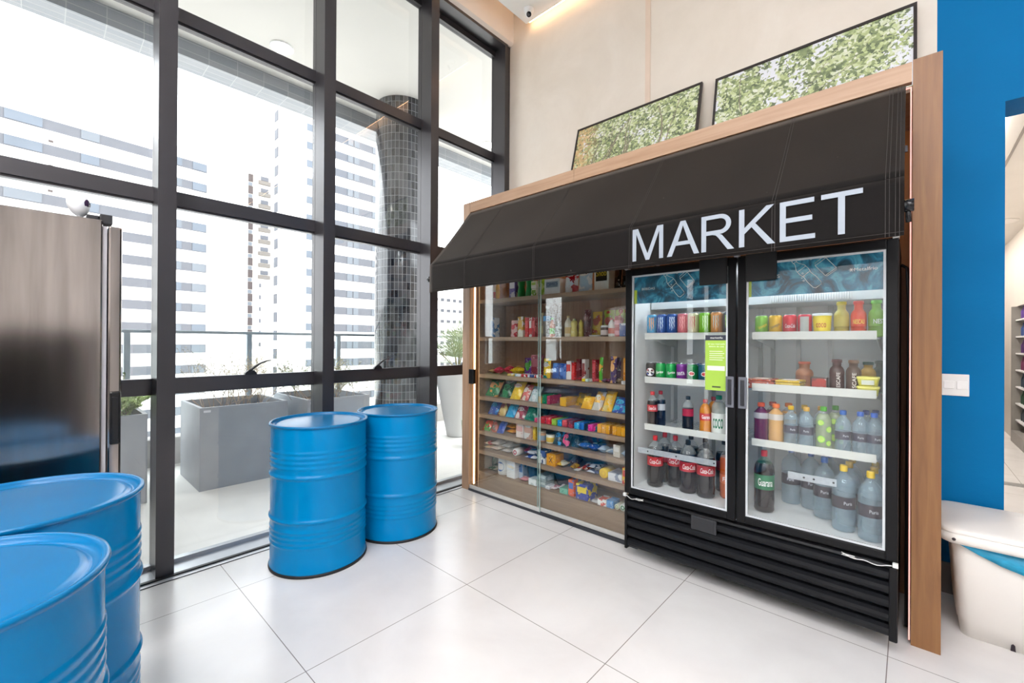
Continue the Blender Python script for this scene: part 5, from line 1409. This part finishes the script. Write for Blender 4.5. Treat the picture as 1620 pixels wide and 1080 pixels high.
ITEMS = """A|bottle|0.233|0.042|0.2|0.06|#e8d8d0|#c83030|cleaning_bottle|bottle|clear cleaning bottle with red base label at left end of top shelf|-0.5
A|bottle|0.264|0.042|0.21|0.06|#e8b810|#f0d030|cleaning_bottle|bottle|yellow cleaning bottle behind glass on top shelf, left end|-0.5
A|box|0.572|0.075|0.19|0.06|#6a5aa0|#e0dce8|detergent_box|box|purple and white detergent pack left of green bottles|-0.6
A|flask|0.663|0.075|0.185|0.05|#0c7a3c|#0e8a44|detergent_bottle|bottle|left one of two green waisted detergent bottles, top shelf|-0.6
A|flask|0.755|0.071|0.19|0.05|#0c7a3c|#0e8a44|detergent_bottle|bottle|right one of two green waisted detergent bottles, top shelf|-0.6
A|box|0.822|0.059|0.065|0.06|#e8ece0|#7aa83c|soap_box|box|white and green soap carton, lower of the stacked two|-0.6
A|box2|0.822|0.059|0.065|0.06|#e8ece0|#a8c860|soap_box|box|white and green soap carton, upper of the stacked two|-0.6
A|bag|0.879|0.052|0.15|0.05|#8fc040|#c8e088|refill_pouch|pouch|light green refill pouch beside stacked soap cartons|-0.56
A|box|1.028|0.16|0.13|0.11|#dfe8ee|#8aa0b4|soap_pack|soap|white and blue multipack of soap bars on top shelf|-0.61|OMO|#16386e
A|bag|1.191|0.13|0.235|0.07|#e4ecf4|#b81428|washing_powder_bag|bag|white washing powder bag with red and blue base|-0.59|OMO|#10245c
A|bag|1.323|0.13|0.22|0.07|#b8d4e8|#e8f0f4|washing_powder_bag|bag|pale blue washing powder bag with yellow price patch|-0.59|W5|#101828
A|box|1.494|0.125|0.23|0.1|#e8e8e0|#f4f4ec|paper_towel_pack|pack|white and black paper towel pack with yellow lettering|-0.61|Snob|#e8cc40
A|bag|1.589|0.061|0.22|0.05|#1a1210|#4a2c18|charcoal_bag|bag|black bag at right end of top shelf, left of two|-0.55
A|bag|1.652|0.062|0.22|0.05|#14100e|#3a2418|charcoal_bag|bag|black bag at right end of top shelf, right of two|-0.55
B|box|0.237|0.05|0.19|0.08|#dfe4ea|#3c78b8|cereal_box|box|slim white and blue carton at left end, second shelf|-0.52
B|bag|0.58|0.075|0.15|0.05|#e8b8b4|#c83c48|candy_bag|bag|red and white candy bag beside the crimson cartons|-0.6
B|box|0.671|0.06|0.18|0.1|#f0ead8|#d8a848|tea_box|box|cream and yellow carton left of the crimson cartons|-0.6
B|box|0.744|0.038|0.17|0.1|#d01c24|#e83c40|snack_carton|box|leftmost of three slim crimson cartons, second shelf|-0.6
B|box|0.788|0.03|0.17|0.1|#c81820|#f0e0e0|snack_carton|box|middle one of three slim crimson cartons, second shelf|-0.6
B|box|0.822|0.035|0.17|0.1|#b81c28|#e04850|snack_carton|box|rightmost of three slim crimson cartons, second shelf|-0.6
B|bottle|0.868|0.053|0.21|0.06|#c8b498|#e8d8a0|sauce_bottle|bottle|beige sauce bottle behind the pane edge|-0.56
B|pet|0.945|0.073|0.265|0.075|#a8a098|#2b8ccc|water_bottle|bottle|tall clear bottle with bright blue label, second shelf|-0.6|white
B|bottle|1.006|0.045|0.16|0.055|#d87818|#80d840|shot_bottle|bottle|small orange and lime bottle with yellow cap|-0.6
B|pet|1.055|0.051|0.13|0.06|#c8d4d0|#e8f0f0|dressing_bottle|bottle|small clear dressing bottle left of the cream bottles|-0.58|white
B|bottle|1.164|0.057|0.17|0.065|#f0e8d8|#e8c890|lotion_bottle|bottle|white lotion bottle with peach label, second shelf|-0.6
B|flask|1.224|0.058|0.145|0.06|#e8d880|#f4ecb0|custard_bottle|bottle|pale yellow bottle, left of two beside the brown bag|-0.6
B|flask|1.276|0.042|0.135|0.06|#d8c458|#f0e088|custard_bottle|bottle|pale yellow bottle, right of two beside the brown bag|-0.58
B|bag|1.331|0.064|0.215|0.06|#5c3034|#7c484c|wafer_bag|bag|large brown wafer bag with a heart logo|-0.57|KitKat|#d8b8b0
B|bag|1.378|0.089|0.2|0.05|#d0a828|#a84824|corn_snack_bag|bag|yellow and rust snack bag behind the glass jar|-0.5
B|bag|1.473|0.096|0.21|0.05|#a8b840|#c85038|instant_meal_bag|bag|olive green meal bag with red foot, second shelf|-0.48
B|bag|1.577|0.108|0.21|0.05|#b0c048|#b83c30|instant_meal_bag|bag|lime meal bag with red foot nearest the fridge|-0.48
B|plate|1.413|0.097|0.012|0.1|#e4e4e0|#ffffff|foam_tray|tray|flat white foam tray lying before the brown bag|-0.6
B|jar|1.499|0.069|0.085|0.085|#584840|#f0e0dc|spread_jar|jar|glass jar with white lid and pale label|-0.6
B|bottle|1.561|0.051|0.14|0.06|#f4f0ec|#d85840|yoghurt_bottle|bottle|small white bottle with tapered grey neck beside red tin|-0.6
B|can|1.616|0.054|0.075|0.06|#c01c38|#e890a0|milk_tin|tin|red tin, lower of the stacked two on second shelf|-0.6
B|can2|1.616|0.054|0.075|0.06|#c01c38|#e890a0|milk_tin|tin|red tin, upper of the stacked two on second shelf|-0.6
B|box|1.674|0.057|0.095|0.04|#e4e8f0|#3860b0|cream_carton|carton|small white and blue carton with red fruit picture|-0.61
C|flat|0.261|0.098|0.05|0.12|#c8a468|#8c3c30|biscuit_pack|packet|beige biscuit packet lying at left end, third shelf|-0.56
C|flat|0.345|0.073|0.07|0.12|#c83050|#e89098|gummy_bag|bag|pink and crimson sweet bag lying by left edge|-0.58
C|flat|0.425|0.082|0.08|0.12|#c01c3c|#d83c50|gummy_bag|bag|deep red sweet bag lying behind the pink one|-0.52
C|flat|0.548|0.13|0.08|0.12|#d8b010|#e8c830|gummy_bag|bag|mustard yellow sweet bag lying on third shelf|-0.54
C|bar|0.585|0.08|0.02|0.08|#e8c868|#e4e0d8|chocolate_bar|bar|slim yellow and white bar at third shelf edge|-0.63
C|bar|0.673|0.068|0.02|0.08|#90c0d8|#e8e8f0|chocolate_bar|bar|slim pale blue bar at third shelf edge|-0.63
C|bar|0.746|0.073|0.025|0.08|#c02c34|#e8e0e0|chocolate_bar|bar|slim red bar at third shelf edge, left part|-0.63
C|bar|0.818|0.068|0.025|0.08|#384c8c|#d0d4e4|chocolate_bar|bar|slim navy bar at third shelf edge|-0.63
C|bar|0.886|0.062|0.025|0.08|#c83038|#f0f0f0|chocolate_bar|bar|red and white bar stopping at the pane edge|-0.63
C|bag|0.666|0.1|0.16|0.05|#582878|#40902c|crisps_bag|bag|upright purple and green bag, left half of third shelf|-0.5
C|box|0.778|0.09|0.19|0.08|#7c2434|#944050|chocolate_box|box|tall wine red carton near the sliding pane edge|-0.52
C|bag|0.958|0.078|0.165|0.05|#e8c020|#208c80|banana_snack_bag|bag|yellow bag with teal top beside the pane edge|-0.6|ECO|#2c2410
C|bag|1.034|0.07|0.13|0.05|#2858a8|#5888d0|cookie_bag|bag|blue cookie bag, first of the pair on third shelf|-0.58
C|bag|1.105|0.069|0.13|0.05|#1c4ca0|#4878c8|cookie_bag|bag|blue cookie bag, second of the pair on third shelf|-0.58
C|box|1.165|0.047|0.15|0.06|#e8e4e4|#c83c3c|biscuit_box|box|white and red carton between blue bags and red one|-0.56
C|box|1.207|0.032|0.14|0.06|#c81c20|#d83838|biscuit_box|box|narrow bright red carton, middle of third shelf|-0.56
C|box|1.243|0.036|0.17|0.08|#6c1c24|#803038|chocolate_box|box|maroon carton left of the pale dog treat box|-0.54
C|box|1.32|0.03|0.17|0.06|#d8d0cc|#8c3838|pet_treat_box|box|pale grey carton with a dark window|-0.58
C|box|1.414|0.03|0.17|0.06|#a82030|#c04048|pet_treat_box|box|slim crimson carton right of the pale grey one|-0.58
C|bag|1.477|0.03|0.19|0.05|#4cac2c|#e0a030|peanut_bag|bag|green topped peanut bag, third shelf|-0.6
C|bag|1.583|0.053|0.2|0.05|#40205c|#d89858|peanut_bag|bag|purple topped peanut bag, third shelf|-0.6
C|bag|1.584|0.056|0.19|0.05|#241430|#382048|peanut_bag|bag|black and violet bag behind the peanut bags|-0.54
C|box|1.682|0.038|0.19|0.06|#d8882c|#e8a040|biscuit_box|box|orange carton against the fridge side|-0.58
C|flat|1.283|0.04|0.03|0.09|#b83040|#d86870|caramel_pack|packet|flat red packet before the maroon carton|-0.6
C|bar|1.351|0.03|0.022|0.07|#e0c820|#f0e060|chocolate_bar|bar|yellow bar at third shelf edge|-0.63
C|bar|1.383|0.03|0.022|0.07|#e0e8e4|#b0d0c8|chocolate_bar|bar|white bar beside the yellow one|-0.63
C|flat|1.445|0.03|0.025|0.08|#b82838|#d04858|caramel_pack|packet|flat red packet right of the white bar|-0.61
C|flat|1.508|0.03|0.03|0.09|#5c3c5c|#8c6c90|caramel_pack|packet|flat purple packet before the green topped bag|-0.61
C|flat|1.54|0.03|0.03|0.09|#6c2c44|#a06078|caramel_pack|packet|flat plum packet before the purple topped bag|-0.61
C|flat|1.637|0.046|0.045|0.1|#6c5444|#b09878|nut_mix_pack|packet|brown nut packet near the fridge, third shelf|-0.61
C|bar|1.688|0.04|0.025|0.04|#e4e4e8|#c0c0c4|mint_roll|mints|small silver mint pack at right end, third shelf|-0.62
D|lean|0.308|0.158|0.17|0.06|#1c7c40|#d89848|corn_chips_bag|bag|green tortilla chips bag with orange picture at far left|-0.6
D|lean|0.455|0.13|0.17|0.06|#0f5030|#208850|corn_chips_bag|bag|dark green chips bag behind the yellow one|-0.57
D|lean|0.607|0.127|0.18|0.06|#ecc010|#f4d838|potato_chips_bag|bag|bright yellow potato chips bag, fourth shelf|-0.6|Lays|#c02020
D|lean|0.717|0.09|0.16|0.05|#d86c60|#ecd8c8|ham_snack_bag|bag|red and cream snack bag right of yellow chips|-0.6
D|lean|0.658|0.13|0.17|0.05|#c8a018|#806410|potato_chips_bag|bag|dull yellow chips bag leaning at the back|-0.5
D|lean|0.818|0.106|0.15|0.05|#b8ccd0|#e8eef0|rice_cracker_bag|bag|silvery white cracker bag, fourth shelf|-0.6
D|long|0.919|0.046|0.055|0.14|#e8ac38|#f0c050|cookie_box|box|small amber box left of the green one|-0.63
D|long|0.969|0.049|0.075|0.16|#0c8048|#107c40|cookie_box|box|dark green wafer box, fourth shelf|-0.63
D|long|1.012|0.033|0.07|0.16|#b02c50|#c03c5c|cookie_box|box|raspberry wafer box beside green one|-0.63
D|long|1.161|0.063|0.07|0.2|#ecb008|#e8a818|cookie_box|box|large yellow wafer box, fourth shelf|-0.63
D|plate|1.079|0.098|0.02|0.16|#4c7498|#6c90b0|blue_serving_tray|tray|large slate blue tray above the yellow wafer box|-0.5
D|lean|1.255|0.119|0.12|0.06|#c89c20|#806820|brownie_bag|bag|amber bag lying furthest back of the yellow cakes|-0.52
D|lean|1.373|0.094|0.11|0.06|#f0b410|#f8d040|cake_bag|bag|leftmost of three yellow cake bags at shelf edge|-0.63
D|lean|1.464|0.082|0.16|0.06|#f0b010|#d8d0c0|cake_bag|bag|middle one of three yellow cake bags at shelf edge|-0.63
D|lean|1.551|0.087|0.17|0.06|#f4b808|#e8c868|cake_bag|bag|rightmost of three yellow cake bags at shelf edge|-0.63
D|lean|1.652|0.11|0.13|0.06|#1c50b0|#18a8d8|cookie_sleeve|bag|royal blue bag with cyan crimp at right end|-0.63
E|lean|0.334|0.127|0.15|0.05|#1c4ca0|#2090d0|cheese_puff_bag|bag|blue puff snack bag at left end, fifth shelf|-0.61
E|lean|0.448|0.098|0.15|0.05|#d8b870|#803048|onion_ring_bag|bag|tan and maroon onion ring bag, fifth shelf|-0.61
E|lean|0.555|0.112|0.14|0.05|#18a0d8|#30b8e8|popcorn_bag|bag|cyan popcorn bag, fifth shelf|-0.61
E|lean|0.669|0.113|0.14|0.05|#a8404c|#e8d8d4|bacon_snack_bag|bag|red and white bacon snack bag, fifth shelf|-0.61
E|lean|0.794|0.133|0.14|0.05|#107058|#189070|spinach_chips_bag|bag|teal green chips bag, fifth shelf|-0.61
E|lean|0.812|0.16|0.1|0.05|#0c4448|#105c58|spinach_chips_bag|bag|dark teal bag tucked behind the pink sweets|-0.5
E|long|0.892|0.059|0.035|0.12|#d03058|#e86080|candy_bar|bar|pink candy bar beside the pane edge|-0.63
E|long|0.951|0.045|0.055|0.18|#e0202c|#e84850|candy_bar|bar|first scarlet candy bar right of the pane edge|-0.63
E|long|1.011|0.045|0.055|0.18|#dc1828|#f05058|candy_bar|bar|second scarlet candy bar, left of the lime one|-0.63
E|long|1.069|0.045|0.05|0.18|#a0c838|#b8d858|candy_bar|bar|lime green candy bar, fifth shelf|-0.63
E|long|1.126|0.04|0.05|0.18|#1890c8|#30a8d8|candy_bar|bar|sky blue candy bar next to lime one|-0.63
E|long|1.176|0.05|0.055|0.18|#b83034|#d04c48|candy_bar|bar|brick red candy bar, left of its twin|-0.63
E|long|1.231|0.05|0.055|0.18|#b02830|#6c2030|candy_bar|bar|brick red and maroon candy bar, before the blue boxes|-0.63
E|long|1.291|0.045|0.05|0.18|#2898d0|#58b8e0|wafer_bar|bar|light blue wafer box among candy bars|-0.63
E|long|1.337|0.044|0.055|0.18|#1058b0|#2870c8|wafer_bar|bar|royal blue wafer box among candy bars|-0.63
E|long|1.377|0.032|0.05|0.18|#202028|#504048|wafer_bar|bar|black wafer bar left of the magenta ones|-0.63
E|long|1.415|0.039|0.05|0.16|#e0108c|#f040a8|candy_bar|bar|magenta candy bar, fifth shelf|-0.63
E|long|1.455|0.037|0.04|0.16|#d00878|#104858|candy_bar|bar|magenta and black candy bar, fifth shelf|-0.62
E|long|1.494|0.034|0.065|0.16|#f0a810|#f8b820|biscuit_pack|packet|first yellow biscuit pack after the magenta bars|-0.63
E|long|1.531|0.033|0.065|0.16|#eca40c|#f8b820|biscuit_pack|packet|second yellow biscuit pack after the magenta bars|-0.63
E|long|1.565|0.033|0.065|0.16|#e8a008|#f0b018|biscuit_pack|packet|third yellow biscuit pack after the magenta bars|-0.63
E|long|1.621|0.034|0.065|0.16|#eca40c|#f8c020|biscuit_pack|packet|third yellow biscuit pack from the fridge|-0.63
E|long|1.657|0.034|0.065|0.16|#e8a008|#f8b820|biscuit_pack|packet|second yellow biscuit pack from the fridge|-0.63
E|long|1.692|0.034|0.065|0.16|#f0a810|#f0b018|biscuit_pack|packet|yellow biscuit pack touching the fridge side|-0.63
F|lean|0.262|0.1|0.13|0.04|#58a048|#d85030|trail_mix_bag|bag|green and red trail mix bag at left end, sixth shelf|-0.62
F|lean|0.357|0.078|0.13|0.04|#8c8478|#c06858|trail_mix_bag|bag|grey brown trail mix bag, sixth shelf|-0.62
F|lean|0.442|0.087|0.14|0.04|#1c48b0|#3c68c8|cracker_bag|bag|cobalt blue cracker bag, sixth shelf|-0.62
F|flat|0.541|0.107|0.045|0.12|#f0a810|#d87818|gingerbread_pack|packet|orange packet, lowest of the stacked pair|-0.59
F|flat2|0.541|0.107|0.045|0.12|#f4b018|#e89020|gingerbread_pack|packet|orange packet, upper of the stacked pair|-0.59
F|box|0.689|0.085|0.12|0.07|#ecdcd4|#d8a098|oat_box|box|white and pink cup shaped carton, left of its twin|-0.62
F|box|0.781|0.082|0.12|0.07|#e8e4e0|#c89c88|oat_box|box|white carton with a biscuit picture, right of its twin|-0.62
F|box|0.839|0.03|0.12|0.08|#ecc020|#f0d040|oat_box|box|narrow yellow carton between white cartons and jars|-0.6
F|jar|0.916|0.07|0.09|0.07|#d8a078|#8ca0b8|honey_jar|jar|peach coloured jar behind the pane edge|-0.62
F|tub|1.003|0.075|0.085|0.075|#ece8d8|#e8c040|margarine_tub|tub|white and yellow tub with black lid, sixth shelf|-0.62
F|lean|1.087|0.08|0.13|0.05|#384850|#3898d8|coffee_pouch|pouch|dark silver pouch with blue band, sixth shelf|-0.62
F|lean|1.165|0.073|0.13|0.05|#303c44|#e85888|coffee_pouch|pouch|dark silver pouch with pink band, sixth shelf|-0.62
F|lean|1.243|0.078|0.12|0.05|#182c34|#284048|coffee_pouch|pouch|almost black pouch right of the pink banded one|-0.58
F|flat|1.331|0.094|0.06|0.1|#2c68b8|#a8c4dc|chew_bag|bag|left blue and silver sweet bag, sixth shelf|-0.61
F|flat|1.418|0.076|0.06|0.1|#1c4ca8|#d8e0e8|chew_bag|bag|right blue and silver sweet bag, sixth shelf|-0.61
F|flat|1.493|0.071|0.06|0.1|#b8c8d8|#2c58a8|chew_bag|bag|pale silver sweet bag, sixth shelf|-0.6
F|flat|1.292|0.2|0.09|0.1|#782838|#283060|chew_bag|bag|maroon bag lying at the back of sixth shelf|-0.46
F|flat|1.567|0.075|0.05|0.1|#c8d4dc|#7c98b4|chew_bag|bag|whitish bag beside the clear sweet container|-0.61
F|box|1.634|0.056|0.09|0.1|#d4ccc0|#e4e0dc|sweet_container|container|cloudy clear sweet container by the fridge|-0.62
F|flat|1.689|0.049|0.06|0.1|#a8c0dc|#d8e4f0|chew_bag|bag|light blue bag touching the fridge side|-0.61
G|flat|0.254|0.085|0.035|0.12|#e0bc90|#d8a070|pasta_pack|packet|peach pack, lower of the stacked pair at left end|-0.6
G|flat2|0.254|0.085|0.035|0.12|#e4c49c|#c83030|pasta_pack|packet|peach pack, upper of the stacked pair at left end|-0.6
G|flat|0.353|0.113|0.045|0.14|#ece0d4|#dcc4b4|flour_pack|packet|cream flour pack, lower of the pair, seventh shelf|-0.6
G|flat2|0.353|0.113|0.045|0.14|#f0e4dc|#e0c8b8|flour_pack|packet|cream flour pack, upper of the pair, seventh shelf|-0.6
G|flat|0.494|0.12|0.045|0.14|#c0bcb8|#e0d4cc|flour_pack|packet|grey rice pack, lower of the pair, seventh shelf|-0.6
G|flat2|0.494|0.12|0.045|0.14|#b8b8b8|#dcd8d4|flour_pack|packet|grey rice pack, upper of the pair, seventh shelf|-0.6
G|roll|0.609|0.064|0.1|0.14|#f4f0ee|#c02848|paper_roll|roll|white rolled pack with red wrap, seventh shelf|-0.59
G|flat|0.686|0.086|0.08|0.12|#c02848|#d85068|paper_roll|roll|crimson wrapped pack behind the white roll|-0.52
G|flat|0.793|0.125|0.045|0.13|#f0f0f4|#3850a0|sugar_pack|packet|white and blue pack, lower, left of white cartons|-0.61
G|flat2|0.793|0.12|0.04|0.13|#e8ecf4|#4860a8|sugar_pack|packet|white and blue pack, upper, left of white cartons|-0.61
G|long|0.932|0.085|0.055|0.16|#f4f4f4|#304878|milk_carton|carton|white carton lying flat, lower of the pair|-0.62
G|long2|0.932|0.085|0.055|0.16|#f0f0f4|#485c98|milk_carton|carton|white carton lying flat, upper of the pair|-0.62
G|long|1.034|0.093|0.095|0.12|#f0a408|#f8b010|coffee_brick|packet|bright orange coffee brick, seventh shelf|-0.62|X|#402008
G|flat|1.119|0.073|0.05|0.12|#e8b818|#e8e0c8|noodle_bag|bag|yellow and white noodle bag beside coffee brick|-0.62
G|flat|1.046|0.14|0.1|0.12|#a8a0a0|#c8c0bc|noodle_bag|bag|silver grey bag behind the coffee brick|-0.5
G|flat|1.233|0.035|0.05|0.1|#e0b010|#a87810|noodle_bag|bag|plain yellow bag, left of brown packets|-0.61
G|flat|1.185|0.056|0.09|0.14|#6c4438|#a88068|coffee_bag|bag|brown foil bag on seventh shelf|-0.54
G|flat|1.333|0.059|0.06|0.14|#a83028|#e8dcd4|biscuit_pack|packet|red and white biscuit packet, seventh shelf|-0.59
G|flat|1.277|0.049|0.025|0.1|#f0ece8|#c03030|biscuit_pack|packet|thin white packet with red print at shelf edge|-0.62
G|flat|1.418|0.108|0.05|0.16|#e0e4ec|#3c4c78|seasoning_pack|packet|white and navy packet, lower of the slanted pile|-0.61
G|flat2|1.418|0.108|0.04|0.16|#d8dce4|#283860|seasoning_pack|packet|white and navy packet, top of the slanted pile|-0.61
G|roll|1.52|0.075|0.075|0.12|#f0c808|#e8b808|sponge_roll|roll|yellow rolled pack, seventh shelf|-0.61
G|long|1.621|0.113|0.06|0.16|#e8e8ec|#8c98b0|pizza_box|box|flat white box near the fridge, seventh shelf|-0.62
G|box|1.702|0.043|0.12|0.1|#f0c010|#d83020|bouillon_box|box|yellow and red upright box against the fridge, seventh shelf|-0.62
H|flat|0.316|0.097|0.05|0.14|#b8b0a0|#607868|cloth_pack|packet|folded grey green cloths at left end, bottom shelf|-0.6
H|bag|0.244|0.065|0.1|0.05|#184830|#286048|cloth_pack|packet|dark green pack behind the folded cloths|-0.5
H|rollup|0.438|0.11|0.15|0.1|#f0f0ee|#4870b0|kitchen_roll|roll|white kitchen roll with blue rings, bottom shelf|-0.6
H|box|0.576|0.102|0.16|0.1|#f4f4f4|#e8eef8|toilet_paper_pack|pack|white toilet paper pack with blue label|-0.61|Fofinho|#e8c040
H|box|0.653|0.047|0.13|0.1|#c0ccdc|#5078b0|napkin_pack|pack|grey blue napkin pack behind toilet paper pack|-0.56
H|flat|0.725|0.08|0.04|0.08|#e8a0a8|#f0c8c8|soap_bar_pack|packet|pink soap packet, bottom shelf|-0.62
H|tubr|0.741|0.125|0.13|0.13|#1c4c70|#801838|pet_bowl|bowl|dark blue bowl with wine red base, bottom shelf|-0.54
H|long|0.844|0.085|0.055|0.09|#f0f4f4|#c8d4d4|soap_carton|carton|small white carton before the dark blue bowl|-0.63
H|box|0.931|0.085|0.05|0.12|#98a8ac|#b8c4c4|tissue_box|box|grey tissue box, lower of the stacked two|-0.61
H|box2|0.931|0.085|0.05|0.12|#a0b0b4|#c0ccd0|tissue_box|box|grey tissue box, upper of the stacked two|-0.61
H|tubr|1.061|0.26|0.13|0.13|#142c48|#142c48|pet_bowl|bowl|wide navy bowl at the back of bottom shelf|-0.46
H|long|0.997|0.043|0.03|0.08|#f0f0f4|#d0d4dc|soap_carton|carton|flat white carton right of grey tissue boxes|-0.62
H|flat|1.046|0.051|0.03|0.1|#ecd8dc|#c8788c|razor_pack|packet|clear and pink razor packet, bottom shelf|-0.61
H|flat|1.098|0.047|0.04|0.1|#d8d8e0|#e8e8f0|razor_pack|packet|clear white razor packet, bottom shelf|-0.58
H|long|1.163|0.08|0.045|0.1|#7cc4ac|#58a890|soap_carton|carton|mint green carton, bottom shelf|-0.62
H|box|1.236|0.055|0.13|0.06|#e85c28|#3868b8|pad_pack|pack|orange and blue pack left of nappies|-0.62
H|box|1.343|0.11|0.12|0.14|#2440a0|#e8cc18|nappy_pack|pack|navy nappy pack with yellow label, bottom shelf|-0.63
H|flat|1.445|0.073|0.02|0.08|#ece8e4|#a0a0a4|wipes_pack|packet|thin white wipes packet right of nappies|-0.63
H|long|1.52|0.074|0.05|0.1|#f0ece8|#d84830|bandage_box|box|white box with red top, bottom shelf|-0.63
H|long|1.587|0.057|0.055|0.1|#5090d0|#68a4dc|bandage_box|box|light blue box beside the red topped box|-0.63
H|roll|1.638|0.04|0.055|0.12|#e4e4d0|#a0b078|bin_bag_roll|roll|cream roll, left of the green ringed roll|-0.62
H|roll|1.686|0.052|0.06|0.12|#f0f4f0|#40884c|bin_bag_roll|roll|white roll with green rings by the fridge|-0.62"""
for row in ITEMS.strip().splitlines(): snack(row)
